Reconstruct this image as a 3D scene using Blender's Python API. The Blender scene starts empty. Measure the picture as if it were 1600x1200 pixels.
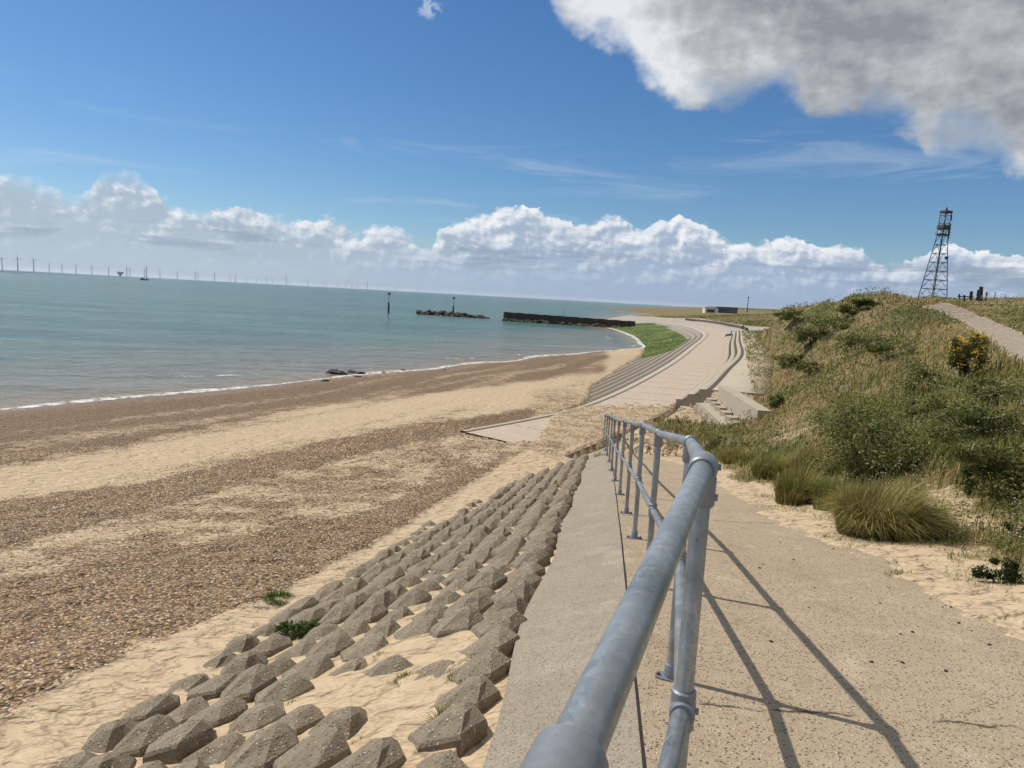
import bpy, math, random
import numpy as np
from mathutils import Vector, Matrix
random.seed(7); rng = np.random.default_rng(11)
SC = bpy.context.scene; COL = SC.collection

# ---------------------------------------------------------------- camera model
FPX = 1100.0; ROLL = math.atan(.0539); PIT = math.atan(135.7/FPX); EYE = 7.0
def ray(x, y):
    u = x-800.; v = y-600.
    a = u*math.cos(ROLL)+v*math.sin(ROLL); b = -u*math.sin(ROLL)+v*math.cos(ROLL)
    return np.array([a, -b*math.sin(PIT)+FPX*math.cos(PIT), -b*math.cos(PIT)-FPX*math.sin(PIT)])/FPX
def atz(x, y, z):
    d = ray(x, y); return np.array([0, 0, EYE])+d*((z-EYE)/d[2])
def atY(x, y, Y):
    d = ray(x, y); return np.array([0, 0, EYE])+d*(Y/d[1])
def project(X, Y, Z):
    Z = Z-EYE; cp, sp = math.cos(PIT), math.sin(PIT)
    dep = np.maximum(Y*cp-Z*sp, .05); up = Y*sp+Z*cp
    a = FPX*X/dep; b = -FPX*up/dep
    return 800+a*math.cos(ROLL)-b*math.sin(ROLL), 600+a*math.sin(ROLL)+b*math.cos(ROLL)
cam_d = bpy.data.cameras.new("camera"); cam = bpy.data.objects.new("camera", cam_d); COL.objects.link(cam)
Xv = Vector((1, 0, 0)); Uv = Vector((0, math.sin(PIT), math.cos(PIT))); Fv = Vector((0, math.cos(PIT), -math.sin(PIT)))
rt = math.cos(ROLL)*Xv+math.sin(ROLL)*Uv; up = -math.sin(ROLL)*Xv+math.cos(ROLL)*Uv
M = Matrix((rt, up, -Fv)).transposed().to_4x4(); M.translation = (0, 0, EYE); cam.matrix_world = M
cam_d.sensor_fit = 'HORIZONTAL'; cam_d.sensor_width = 36; cam_d.lens = 36*FPX/1600; cam_d.clip_start = .05; cam_d.clip_end = 60000
SC.camera = cam

# ---------------------------------------------------------------- numpy noise
def _h(ix, iy, s):
    n = (ix*374761393+iy*668265263+s*1442695041) & 0xffffffff
    n = ((n ^ (n >> 13))*1274126177) & 0xffffffff
    return ((n ^ (n >> 16)) & 0xffff)/65535.
def vnoise(x, y, s=0):
    x = np.asarray(x, float); y = np.asarray(y, float)
    ix = np.floor(x).astype(np.int64); iy = np.floor(y).astype(np.int64); fx = x-ix; fy = y-iy
    fx = fx*fx*(3-2*fx); fy = fy*fy*(3-2*fy)
    a = _h(ix, iy, s); b = _h(ix+1, iy, s); c = _h(ix, iy+1, s); d = _h(ix+1, iy+1, s)
    return (a+(b-a)*fx)*(1-fy)+(c+(d-c)*fx)*fy
def fbm(x, y, s=0, o=4):
    t = 0; a = .5; n = 0
    for k in range(o):
        t = t+a*vnoise(x*2**k, y*2**k, s+k*17); n += a; a *= .5
    return t/n
def sst(a, b, x): t = np.clip((x-a)/(b-a), 0, 1); return t*t*(3-2*t)
def inpoly(px, py, poly):
    r = np.zeros(np.shape(px), bool); n = len(poly)
    for i in range(n):
        x1, y1 = poly[i]; x2, y2 = poly[(i+1) % n]
        c = ((y1 > py) != (y2 > py)); r ^= c & (px < (x2-x1)*(py-y1)/((y2-y1) or 1e-9)+x1)
    return r

# ---------------------------------------------------------------- mesh + tag helpers
def tag(o, label=None, cat=None, group=None, kind=None):
    if label: o['label'] = label
    if cat: o['category'] = cat
    if group: o['group'] = group
    if kind: o['kind'] = kind
    return o
def link(name, me, mat=None, parent=None, loc=None):
    o = bpy.data.objects.new(name, me); COL.objects.link(o)
    if mat is not None and len(me.materials) == 0: me.materials.append(mat)
    if parent is not None: o.parent = parent
    if loc is not None: o.location = loc
    return o
def empty(name, loc=(0, 0, 0), rz=0):
    o = bpy.data.objects.new(name, None); COL.objects.link(o); o.location = loc; o.rotation_euler = (0, 0, rz); o.empty_display_size = .2
    return o
def npmesh(name, V, Fq, smooth=False, cols=None):
    """V (n,3); Fq (m,k) faces all of size k, or list of such arrays"""
    me = bpy.data.meshes.new(name); V = np.asarray(V, np.float32)
    Fs = Fq if isinstance(Fq, list) else [Fq]
    li = np.concatenate([f.ravel() for f in Fs]).astype(np.int32)
    tot = np.concatenate([np.full(len(f), f.shape[1]) for f in Fs]).astype(np.int32)
    st = np.concatenate([[0], np.cumsum(tot)[:-1]]).astype(np.int32)
    me.vertices.add(len(V)); me.vertices.foreach_set("co", V.ravel())
    me.loops.add(len(li)); me.loops.foreach_set("vertex_index", li)
    me.polygons.add(len(tot)); me.polygons.foreach_set("loop_start", st); me.polygons.foreach_set("loop_total", tot)
    if smooth: me.polygons.foreach_set("use_smooth", np.ones(len(tot), bool))
    me.update(calc_edges=True)
    for k, c in (cols or {}).items():
        at = me.color_attributes.new(k, 'FLOAT_COLOR', 'POINT'); c = np.asarray(c, np.float32)
        if c.shape[1] == 3: c = np.concatenate([c, np.ones((len(c), 1), np.float32)], 1)
        at.data.foreach_set("color", c.ravel())
    return me
def gridmesh(name, P, cols=None, smooth=True):
    h, w = P.shape[:2]; i = np.arange(h*w).reshape(h, w)
    Fq = np.stack([i[:-1, :-1], i[:-1, 1:], i[1:, 1:], i[1:, :-1]], -1).reshape(-1, 4)
    return npmesh(name, P.reshape(-1, 3), Fq, smooth, {k: c.reshape(h*w, -1) for k, c in (cols or {}).items()})
class MB:
    def __init__(s): s.v = []; s.f = []
    def add(s, V, Fs):
        n = len(s.v); s.v += [tuple(map(float, p)) for p in V]; s.f += [tuple(n+i for i in f) for f in Fs]
    def box(s, c, d, rz=0, M=None, taper=1.):
        V = []
        for z in (-1, 1):
            k = taper if z > 0 else 1
            for x, y in ((-1, -1), (1, -1), (1, 1), (-1, 1)):
                p = Vector((x*d[0]/2*k, y*d[1]/2*k, z*d[2]/2))
                if M is not None: p = M @ p
                p.rotate(Matrix.Rotation(rz, 3, 'Z')); V.append(p+Vector(c))
        s.add(V, [(0, 3, 2, 1), (4, 5, 6, 7), (0, 1, 5, 4), (1, 2, 6, 5), (2, 3, 7, 6), (3, 0, 4, 7)])
    def tube(s, pts, r, n=12, cap=True):
        pts = [Vector(p) for p in pts]; m = len(pts); rs = r if isinstance(r, (list, tuple)) else [r]*m
        t0 = (pts[1]-pts[0]).normalized(); ref = Vector((0, 0, 1)) if abs(t0.z) < .9 else Vector((1, 0, 0))
        V = []; a = t0.cross(ref).normalized()
        for i in range(m):
            t = ((pts[min(i+1, m-1)]-pts[i]).normalized()+(pts[i]-pts[max(i-1, 0)]).normalized()).normalized()
            a = (a-t*a.dot(t)).normalized(); b = t.cross(a)
            for k in range(n):
                th = 2*math.pi*k/n; V.append(pts[i]+(a*math.cos(th)+b*math.sin(th))*rs[i])
        F = [(i*n+k, i*n+(k+1) % n, (i+1)*n+(k+1) % n, (i+1)*n+k) for i in range(m-1) for k in range(n)]
        if cap: F += [tuple(reversed(range(n))), tuple((m-1)*n+k for k in range(n))]
        s.add(V, F)
    def ball(s, c, r, n=10, m=7, sc=(1, 1, 1), bump=0):
        V = []; c = Vector(c)
        for j in range(m+1):
            ph = math.pi*j/m
            for i in range(n):
                th = 2*math.pi*i/n; rr = r*(1+bump*random.uniform(-1, 1))
                V.append(c+Vector((math.cos(th)*math.sin(ph)*sc[0], math.sin(th)*math.sin(ph)*sc[1], math.cos(ph)*sc[2]))*rr)
        F = [(j*n+i, (j+1)*n+i, (j+1)*n+(i+1) % n, j*n+(i+1) % n) for j in range(m) for i in range(n)]
        s.add(V, F)
    def mesh(s, name, smooth=True, ang=40):
        me = bpy.data.meshes.new(name); me.from_pydata(s.v, [], s.f); me.update()
        if smooth:
            me.polygons.foreach_set("use_smooth", [True]*len(me.polygons))
            try: me.set_sharp_from_angle(angle=math.radians(ang))
            except Exception: pass
        return me
    def build(s, name, mat, parent=None, loc=None, smooth=True, ang=40): return link(name, s.mesh(name, smooth, ang), mat, parent, loc)

# ---------------------------------------------------------------- node helpers
class NT:
    def __init__(s, tree): s.t = tree; s.L = tree.links
    def n(s, typ, props=None, **inp):
        nd = s.t.nodes.new('ShaderNode'+typ)
        for k, v in (props or {}).items(): setattr(nd, k, v)
        for k, v in inp.items():
            k2 = k.replace('_', ' ')
            so = nd.inputs[int(k[1:])] if (k[0] == 'i' and k[1:].isdigit()) else nd.inputs[k2]
            s.set(so, v)
        return nd
    def set(s, so, v):
        if isinstance(v, bpy.types.NodeSocket): s.L.new(v, so)
        elif isinstance(v, bpy.types.Node): s.L.new(v.outputs[0], so)
        else:
            if so.type == 'RGBA' and len(v) == 3: v = (*v, 1)
            so.default_value = v
    def m(s, op, a, b=0., c=None, clamp=False):
        nd = s.t.nodes.new('ShaderNodeMath'); nd.operation = op; nd.use_clamp = clamp
        s.set(nd.inputs[0], a); s.set(nd.inputs[1], b)
        if c is not None: s.set(nd.inputs[2], c)
        return nd.outputs[0]
    def ss(s, x, a, b, lo=0., hi=1.):
        nd = s.t.nodes.new('ShaderNodeMapRange'); nd.interpolation_type = 'SMOOTHSTEP'
        for k, v in zip(('Value', 'From Min', 'From Max', 'To Min', 'To Max'), (x, a, b, lo, hi)): s.set(nd.inputs[k], v)
        return nd.outputs[0]
    def mix(s, f, a, b, bt='MIX'):
        nd = s.t.nodes.new('ShaderNodeMix'); nd.data_type = 'RGBA'; nd.blend_type = bt
        s.set(nd.inputs[0], f); s.set(nd.inputs[6], a); s.set(nd.inputs[7], b); return nd.outputs[2]
    def noise(s, vec, scale, det=3., rough=.5, dist=0.):
        return s.n('TexNoise', None, Vector=vec, Scale=scale, Detail=det, Roughness=rough, Distortion=dist).outputs[0]
    def vor(s, vec, scale, out=0, feat='F1', **k):
        return s.n('TexVoronoi', {'feature': feat}, Vector=vec, Scale=scale, **k).outputs[out]
    def mapv(s, vec, scale=(1, 1, 1), rot=(0, 0, 0), loc=(0, 0, 0)):
        return s.n('Mapping', None, Vector=vec, Scale=scale, Rotation=rot, Location=loc).outputs[0]
    def bump(s, h, strength, dist, normal=None):
        k = dict(Height=h, Strength=strength, Distance=dist)
        if normal is not None: k['Normal'] = normal
        return s.n('Bump', None, **k).outputs[0]
    def attr(s, name):
        nd = s.t.nodes.new('ShaderNodeAttribute'); nd.attribute_name = name; return nd
def mat(name):
    m = bpy.data.materials.new(name); m.use_nodes = True; g = NT(m.node_tree)
    b = m.node_tree.nodes['Principled BSDF']; b.inputs['Specular IOR Level'].default_value = .25
    g.b = b; g.pos = g.n('NewGeometry').outputs['Position']; return m, g
def simple(name, col, rough=.8, metal=0., var=.15, scale=8., bump=0.):
    m, g = mat(name); n = g.noise(g.n('TexCoord').outputs['Object'], scale, 4, .6)
    c = g.mix(n, tuple(x*(1-var*1.6) for x in col), tuple(min(1, x*(1+var*1.6)) for x in col))
    g.set(g.b.inputs['Base Color'], c); g.b.inputs['Roughness'].default_value = rough; g.b.inputs['Metallic'].default_value = metal
    if bump: g.set(g.b.inputs['Normal'], g.bump(g.noise(g.n('TexCoord').outputs['Object'], scale*4, 4, .6), .6, bump))
    return m

# ================================================================= LAND SHAPE
RY = np.array([-30, 1.6, 3.1, 6.42, 8.15, 10.03, 12.3, 14.4, 16.66, 24.5, 27, 60]); RZ = np.array([5.55, 5.46, 5.245, 4.79, 4.5, 4.21, 3.83, 3.51, 3.177, 1.98, 1.8, 1.8])
def zr(Y): return np.interp(Y, RY, RZ)
def XJ(Y):   # joint between ramp and sloping apron
    return np.where(Y < 2.35, .55+.138*(Y-2.35)-.012*(2.35-Y)**2, .55+.138*(Y-2.35))
VY = [-30, 2, 4.2, 5, 6.4, 7.3, 9, 13.2, 17, 20, 22, 26]; VX = [3.2, 3.3, 3.27, 3.31, 3.5, 3.31, 3.45, 4.0, 4.3, 4.3, 4.1, 3.5]
def XV(Y): return np.interp(Y, VY, VX)
SLP = .3
def plane(X, Y): return zr(Y)-SLP*(XJ(Y)-X)

stL = np.array([(-1.7, 24.5), (2, 29.7), (4.7, 35.2), (8.9, 46.3), (15, 64.1), (23.1, 89.7), (31.7, 117.2), (36.7, 135.3), (40.3, 153), (43.9, 174.6), (44.8, 194), (42, 206)])
stW = np.array([(-9.5, 29), (-6, 34), (-3.2, 39.5), (.8, 49.5), (7, 67.5), (14.8, 92.5), (21.3, 115.5), (22.8, 126), (25.9, 153.7), (26.5, 180), (26, 195), (24, 204)])
stR = np.array([(1.8, 21.5), (5.4, 28.2), (8.2, 34.4), (12.4, 45.5), (18.7, 62.5), (26.8, 89), (35.6, 117), (41, 135), (45, 153), (48, 176), (48.5, 195), (47, 208)])
def resamp(P, n):
    P = np.asarray(P, float); t = np.arange(len(P)); tt = np.linspace(0, len(P)-1, n)
    out = []
    for k in range(P.shape[1]):   # catmull-rom
        p = P[:, k]; i = np.clip(tt.astype(int), 0, len(P)-2); f = tt-i
        p0 = p[np.maximum(i-1, 0)]; p1 = p[i]; p2 = p[i+1]; p3 = p[np.minimum(i+2, len(P)-1)]
        out.append(.5*((2*p1)+(-p0+p2)*f+(2*p0-5*p1+4*p2-p3)*f*f+(-p0+3*p1-3*p2+p3)*f**3))
    return np.stack(out, 1)
NS = 600
cL = resamp(stL, NS); cW = resamp(stW, NS); cR = resamp(stR, NS); cLo = cL+(cW-cL)*1.4
tg = np.gradient(cR, axis=0); tg /= np.linalg.norm(tg, axis=1)[:, None]; nR = np.stack([tg[:, 1], -tg[:, 0]], 1)
PZ = 2.2
def st(k): return int(round(k/(len(stL)-1)*(NS-1)))

CP = []
def c3(x, y, z): CP.append((x, y, z))
def cz(px, py, z): p = atz(px, py, z); CP.append((p[0], p[1], z))
def cY(px, py, Y): p = atY(px, py, Y); CP.append((p[0], p[1], p[2]))
# beach beside the block revetment
for x, y, z in ((-2.7, 2.9, 4.25), (-2.3, 4.1, 4.19), (-2.03, 4.68, 4.15), (-1.95, 5.81, 3.98), (-1.7, 8.03, 3.62), (-.97, 11.46, 3.14), (.1, 14.82, 2.76), (1.0, 18, 2.36), (1.9, 21.5, 2.1), (-4, 3, 4.22), (-4, 6, 3.85), (-4, 9, 3.4), (-3.5, 13, 2.85), (-8, 2, 4.1), (-8, 6, 3.6), (-7, 10, 3.0), (-5, 15, 2.5), (-3, 20, 2.2), (-14, 5, 3.2), (-16, 12, 2.2), (-10, 18, 1.95), (-6, 24, 1.95), (-6.5, 29, 1.6), (-20, 18, 1.4), (-13, 27, 1.2), (-1.9, 27.5, 2.16), (-2.6, 24.5, 2.19), (-.8, 22.8, 2.23), (.3, 22., 2.26), (3.4, 23, 2.24), (.4, 31.5, 2.15), (2.6, 35.5, 2.12), (1.6, 21.3, 2.26), (-8, 34, 1.2), (-1, 34.5, 1.95), (-9, 42, .75), (-2, 44, 1.3), (4.5, 43, 1.75), (-5, 55, .7), (3, 55, 1.25), (2, 70, .62), (9, 68, .95), (9, 85, .5), (15, 98, .35), (18, 90, .6)): c3(x, y, z)
for p in ((-400, 668), (-200, 655), (0, 641), (200, 622), (400, 605), (555, 587), (680, 577), (800, 565), (900, 554), (960, 548), (1006, 541)): cz(*p, 0.)
for p in ((-300, 640), (0, 610), (200, 600), (400, 583), (600, 565), (800, 550), (930, 540)): cz(*p, -.5)
for p in ((0, 560), (400, 545), (700, 530), (880, 524), (950, 522)): cz(*p, -1.5)
for p in ((0, 490), (400, 490), (700, 495), (850, 500), (600, 475)): cz(*p, -3)
for k, f_, z_ in ((2, .1, 2.1), (3, .42, 1.45), (4, .6, .95), (5, .75, .6), (6, .97, .08)): c3(*(stL[k]+(stW[k]-stL[k])*f_), z_)
# below the ramp
for Y in (3, 5, 8, 11, 15): c3(float(XJ(Y)), Y, float(zr(Y))-.8)
c3(2.4, 19.5, 2.35); c3(5, 26, 2.24); c3(3, 27, 2.12); c3(6.5, 29, 2.16)
# verge right of the ramp
for Y in (-8, 2, 4.2, 6.4, 9, 13.2, 17, 20): c3(float(XV(Y))+.05, Y, float(zr(Y))+.02)
c3(5, -8, 5.8); c3(9, 0, 5.8); c3(5.5, 3, 5.35)
for a in ((1390, 845, 6.8), (1500, 770, 8.5), (1600, 800, 7.2), (1600, 700, 9.6), (1600, 620, 13), (1250, 740, 11.5), (1150, 720, 15), (1200, 690, 17), (1300, 640, 20), (1300, 580, 26), (1400, 600, 20), (1400, 540, 27), (1450, 515, 31), (1500, 620, 15), (1500, 560, 20), (1400, 700, 11.2), (1350, 745, 9.8),
          (1600, 572, 17), (1600, 522, 24), (1540, 530, 24), (1560, 506, 30), (1500, 500, 32), (1510, 487, 38), (1460, 484, 42), (1490, 478, 47), (1441, 480, 50), (1485, 476, 52), (1470, 477, 56),
          (1430, 477, 40), (1405, 468, 37), (1380, 465, 35), (1330, 469, 39), (1280, 474, 46), (1240, 479, 56), (1212, 487, 70), (1190, 492, 88), (1250, 560, 34), (1215, 570, 42), (1300, 520, 33), (1350, 500, 33), (1250, 510, 50), (1200, 520, 68), (1190, 545, 52), (1200, 600, 33.5), (1188, 640, 27), (1150, 688, 20),
          (1540, 478, 45), (1600, 492, 34), (1570, 470, 48), (1600, 476, 44), (1520, 470, 56), (1540, 467, 60), (1600, 468, 62), (1700, 470, 60)): cY(*a)
for a in ((18, 12, 7.2), (25, 20, 8.2), (40, 30, 9.), (70, 60, 9.3), (30, 60, 7.4), (45, 75, 7.2), (60, 100, 7.0), (136, 228, 11.6), (100, 150, 8.), (150, 300, 9.)): c3(*a)
for k in (3, 4, 5, 6, 7, 8, 9, 10, 11):
    q = stR[k]; i = st(k); n = nR[i]; c3(*(q+n*1), 2.9); c3(*(q+n*4.5), 3.15); c3(*(q+n*9), 3.6)
c3(11.6, 34, 3.65); c3(10.6, 27, 3.6); c3(5.9, 26, 2.2)
for a in ((70, 200, 4.3), (90, 280, 4.8), (64, 160, 4.2), (60, 250, 3.0), (75, 320, 2.8), (105, 410, 3.), (140, 500, 4.), (190, 700, 6.), (240, 900, 7.3), (330, 1000, 8), (300, 700, 8), (200, 480, 6), (150, 380, 5.2), (43, 318, 0), (67, 412, 0), (100, 520, 0), (170, 780, 0), (210, 1000, 0), (28, 230, -.2), (34, 270, 0), (0, 300, -3), (40, 500, -3), (80, 800, -3), (-100, 800, -4), (48, 235, 2.2), (46, 205, 2.2)): c3(*a)
CP = np.array(CP)
def wq(X, Y): return np.stack([np.arctan2(X, Y), .5*np.log(X*X+Y*Y+.5)], -1)
Q = wq(CP[:, 0], CP[:, 1]); _c = .03
K = np.sqrt(((Q[:, None]-Q[None])**2).sum(-1)+_c*_c)+np.eye(len(Q))*-2e-3
_n = len(Q); A = np.zeros((_n+3, _n+3)); A[:_n, :_n] = K; A[:_n, _n] = 1; A[:_n, _n+1:] = Q; A[_n, :_n] = 1; A[_n+1:, :_n] = Q.T
W = np.linalg.solve(A, np.concatenate([CP[:, 2], [0, 0, 0]]))
def base(X, Y):
    X = np.asarray(X, float); Y = np.asarray(Y, float); s = X.shape; q = wq(X.ravel(), Y.ravel()); out = np.zeros(len(q))
    for i in range(0, len(q), 20000):
        qq = q[i:i+20000]; k = np.sqrt(((qq[:, None]-Q[None])**2).sum(-1)+_c*_c)
        out[i:i+20000] = k@W[:_n]+W[_n]+qq@W[_n+1:]
    return out.reshape(s)
# regions traced as outlines of ground areas
bx = [-400, 0, 200, 400, 600, 800, 950, 1100]
y1 = [790, 722, 690, 650, 622, 600, 580, 560]; y2 = [860, 784, 757, 712, 672, 640, 617, 590]; y3 = [930, 850, 800, 745, 697, 655, 622, 600]; y4 = [985, 905, 868, 830, 790, 705, 640, 600]; y5 = [1350, 1105, 1012, 937, 835, 712, 642, 600]
promPoly = [tuple(p) for p in cL[::12]]+[tuple(p) for p in cR[::12][::-1]]
stepPoly = [tuple(p) for p in cR[::12]]+[tuple(p) for p in (cR+nR*1.7)[::12][::-1]]
terrPoly = [tuple(p) for p in (cR+nR*1.7)[::12]]+[tuple(p) for p in (cR+nR*4.2)[::12][::-1]]
revPoly = [tuple(p) for p in cL[::12]]+[tuple(p) for p in cLo[::12][::-1]]
pathPoly = [(1760, 700), (1600, 573), (1540, 530), (1500, 500), (1460, 484), (1440, 479), (1478, 473), (1490, 477), (1515, 487), (1560, 505), (1600, 523), (1760, 585)]
slabPoly = [(693, 678), (756, 656), (868, 643), (838, 688), (720, 692)]
nearPoly = [tuple(atz(*q)[:2]) for q in ((1058, 634, 2.3), (1100, 618, 2.5), (1122, 603, 3.75), (1184, 642, 3.75), (1180, 662, 2.9), (1150, 688, 2.5), (1106, 697, 2.3))]
def revz(X, Y):   # revetment slope height
    st_ = cL[::4]; t_ = np.linspace(0, 1, 29); G_ = (st_[:, None]+(cLo[::4]-st_)[:, None]*t_[None, :, None]).reshape(-1, 2); t = np.zeros(len(X))
    for a in range(0, len(X), 4000):
        k = np.argmin((G_[None, :, 0]-X[a:a+4000, None])**2+(G_[None, :, 1]-Y[a:a+4000, None])**2, 1); t[a:a+4000] = t_[k % 29]
        q = k//29; A0 = st_[q]; D0 = cLo[::4][q]-A0; t[a:a+4000] = np.clip(((X[a:a+4000]-A0[:, 0])*D0[:, 0]+(Y[a:a+4000]-A0[:, 1])*D0[:, 1])/(D0**2).sum(1), 0, 1)
    return PZ-3.0*t, t*1.4
def land(X, Y):
    X = np.asarray(X, float); Y = np.asarray(Y, float); z = base(X, Y); B = z.copy(); r = np.hypot(X, Y); off = XJ(Y)-X
    veg = np.zeros_like(z); nz = fbm(X*.9, Y*.9, 3)-.5; nf = fbm(X*4, Y*4, 9)-.5
    px, py = project(X, Y, z)
    # ---- strip and ramp
    pl = plane(X, Y)
    strip = (off > -.02) & (Y < 25) & (Y > -12)
    z = np.where(strip, np.maximum(z+nf*.02, pl-.022+nf*.07), z)
    ontop = (off > -.5) & (off < .78) & (Y < 21); z = np.where(ontop & (off > 0), np.minimum(z, pl-.07), z)
    dv = X-XV(Y)+nf*.5+nz*.6
    rampm = (off <= 0) & (X < XV(Y)+.6) & (Y < 24)
    cover = np.where(Y > 18.5, (Y-20.3+nz*1.2)*.06, -.6)
    z = np.where(rampm, np.where(dv < 0, np.maximum(zr(Y)+np.maximum(dv*.12, -.12), zr(Y)+np.clip(cover, -.12, .03)), zr(Y)+.01+dv*.06), z)
    rv = (X >= XV(Y)+.6) & (X < XV(Y)+2.6) & (Y < 22); t = np.clip((X-XV(Y)-.6)/2, 0, 1)
    z = np.where(rv, (zr(Y)+.06)*(1-t)+z*t+nf*.03, z)
    # ---- promenade
    pp = inpoly(X, Y, promPoly); ppx, ppy = project(X, Y, np.full_like(X, PZ)); wob = nf*22+nz*14
    exposed = (ppy < 634+wob-.0*ppx) & ((ppx-1040)*(560-634)-(ppy-640+wob*.7)*(1140-1040) > 0) | inpoly(ppx+nf*10, ppy+nf*5, slabPoly)
    z = np.where(pp, np.where(exposed, PZ-.08, PZ+.03+nf*.02), z)
    z = np.where(inpoly(X, Y, stepPoly) & (Y < 125), np.minimum(z, 2.0), z)
    z = np.where(inpoly(X, Y, terrPoly) & (Y < 125), 3.06+.2*sst(.1, .3, nf)*(nz > 0), z)
    rp = inpoly(X, Y, revPoly)
    if rp.any():
        zz, f_ = revz(X[rp], Y[rp]); fb = np.interp(Y[rp], [28, 36, 46, 64, 90, 111, 113], [.0, .1, .4, .6, .74, .97, 9])+(nf[rp])*.05; zo = z[rp]
        z[rp] = np.where(f_ < fb, zz-.34, np.maximum(np.minimum(zo, zz+.03+np.maximum(f_-fb, 0)*2.5), zz+.03))
    nr = inpoly(X, Y, nearPoly); z = np.where(nr, np.minimum(z, 2.2+nf*.1), z)
    return z, pp & ~exposed
def land1(x, y): return float(land(np.array([float(x)]), np.array([float(y)]))[0][0])

# polar grid
azs = np.radians(np.concatenate([np.linspace(-85, -45, 90, endpoint=False), np.linspace(-45, 48, 520, endpoint=False), np.linspace(48, 85, 80)]))
rs = np.exp(np.linspace(math.log(.9), math.log(1300), 700))
RR, AZ = np.meshgrid(rs, azs, indexing='ij'); GX = RR*np.sin(AZ); GY = RR*np.cos(AZ)
GZ, covered = land(GX.ravel(), GY.ravel()); GZ = GZ.reshape(GX.shape); covered = covered.reshape(GX.shape)
PX, PY = project(GX, GY, GZ)
nA = fbm(GX*.35, GY*.35, 21); nB = fbm(GX*1.3, GY*1.3, 31); nC = fbm(GX*5, GY*5, 41)
OFF = XJ(GY)-GX
isbeach = (OFF > .6) & (GX < 9+.12*GY)
Yn = PY+(nB-.5)*14+(nC-.5)*8
b1, b2, b3, b4, b5 = [np.interp(PX, bx, y) for y in (y1, y2, y3, y4, y5)]
b5 = b5+(nB-.5)*26*(PY/1000)**2+(nC-.5)*14; b2 = b2+(nA-.5)*10
# stretched streaks along shore
ca, sa = math.cos(math.radians(20)), math.sin(math.radians(20)); al = GX*sa+GY*ca; ac = GX*ca-GY*sa
streak = fbm(al*.06+1.5*fbm(GX*.05, GY*.05, 58), ac*1.1, 57, 5)
dens = np.zeros_like(GZ)
dens = np.where(Yn < b1, .50+.5*sst(.38, .58, streak)-.35*sst(.30, .18, streak), dens)
dens = np.where((Yn >= b1) & (Yn < b2), .08+.35*sst(.5, .7, streak), dens)
dens = np.where((Yn >= b2) & (Yn < b3), 1.05, dens)
dens = np.where((Yn >= b3) & (Yn < b4), .34+.3*sst(.35, .65, nB), dens)
dens = np.where((Yn >= b4) & (Yn < b5), .78+.3*nA, dens)
dens = np.where(Yn >= b5, .04, dens)
# apron of sand and shingle by the ramp foot
foot = (PX > 640) & (PY > 640) & (PY < 720) & (OFF > -6) & (GY > 15)
dens = np.where(isbeach | foot, dens, .0)
dens = np.where((GY > 16) & (GY < 42) & (GX > -3) & (GX < 12) & (PY < 715) & (PX > 830), .36+.25*(nB-.5), dens)
veg = np.where((GX > XV(GY)+.3) & (GY < 24) | (GX > 9.5+.31*(GY-27)) & (GY >= 24) & (GY < 130) | (GY >= 130) & (GX > 52+.05*(GY-130)), 1., 0.)
# bare sandy areas on the bank
def blob(cx, cy, rx, ry): return np.exp(-((PX-cx)/rx)**2-((PY-cy)/ry)**2)
bare = .8*(blob(1270, 800, 60, 22)+blob(1200, 775, 50, 22)+.9*blob(1520, 810, 90, 30)+blob(1480, 765, 45, 22)+.7*blob(1560, 930, 80, 35)+.9*blob(1450, 880, 90, 22)+.6*blob(1240, 680, 50, 32)+.4*blob(1260, 640, 60, 20))
sandv = np.clip(1.5*bare-.35+(nB-.5)*1.2+(nC-.5)*.8, 0, 1); vedge = sst(.0, 1.1, GX-XV(GY)-.2+(nB-.5)*1.6)
veg = veg*np.clip(1-sandv, 0, 1)*np.where(GY < 20, vedge, 1)
pathm = inpoly(PX+(nB-.5)*6, PY+(nB-.5)*3, pathPoly) & (GX > 6) & (GY > 9) & (GY < 70)
pathm = pathm.astype(float); veg = veg*(1-pathm)
wet = np.where(isbeach, sst(.28, .0, GZ), 0)
weed = np.where(isbeach, np.exp(-((Yn-(b3+6)-26*(nA-.5))/(8+8*nB))**2)*sst(.50, .62, fbm(al*.12, ac*.3, 61))*sst(.4, .55, nC)*1.3*(PX < 740), 0)
pale = ((GY > 118) & (GX < 58+.25*(GY-118)) & (GZ < 4.6) & (GY < 800)) & (veg < .5) | (covered & (GY > 60))
VEG = veg
for _ in range(6): dens[1:-1] = (dens[:-2]+2*dens[1:-1]+dens[2:])/4; dens[:, 1:-1] = (dens[:, :-2]+2*dens[:, 1:-1]+dens[:, 2:])/4
# gentle unevenness
GZ = GZ+veg*(nB-.5)*.18*sst(3, 12, RR)+(1-veg)*(nC-.5)*.02*(dens > .03)
hump = (1-veg)*(vnoise(GX*2.7, GY*2.7, 71)*vnoise(GX*3.1+9, GY*3.1, 72))*.09*(isbeach & (OFF > 3.1) & (RR < 30)); GZ = GZ-hump
terr_me = gridmesh("ground", np.stack([GX, GY, GZ], -1), {'mask': np.stack([np.clip(dens, 0, 1), veg, pathm], -1), 'mask2': np.stack([wet, weed, pale.astype(float)], -1)})
def gz(x, y):
    r = math.hypot(x, y); a = math.atan2(x, y); i = (math.log(max(r, .9))-math.log(.9))/(math.log(1300)-math.log(.9))*699
    j = np.interp(a, azs, np.arange(len(azs))); i0 = int(min(i, 698)); j0 = int(min(j, len(azs)-2)); fi = i-i0; fj = j-j0
    return float((GZ[i0, j0]*(1-fj)+GZ[i0, j0+1]*fj)*(1-fi)+(GZ[i0+1, j0]*(1-fj)+GZ[i0+1, j0+1]*fj)*fi)
LR0 = math.log(.9); LR1 = math.log(1300)
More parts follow.
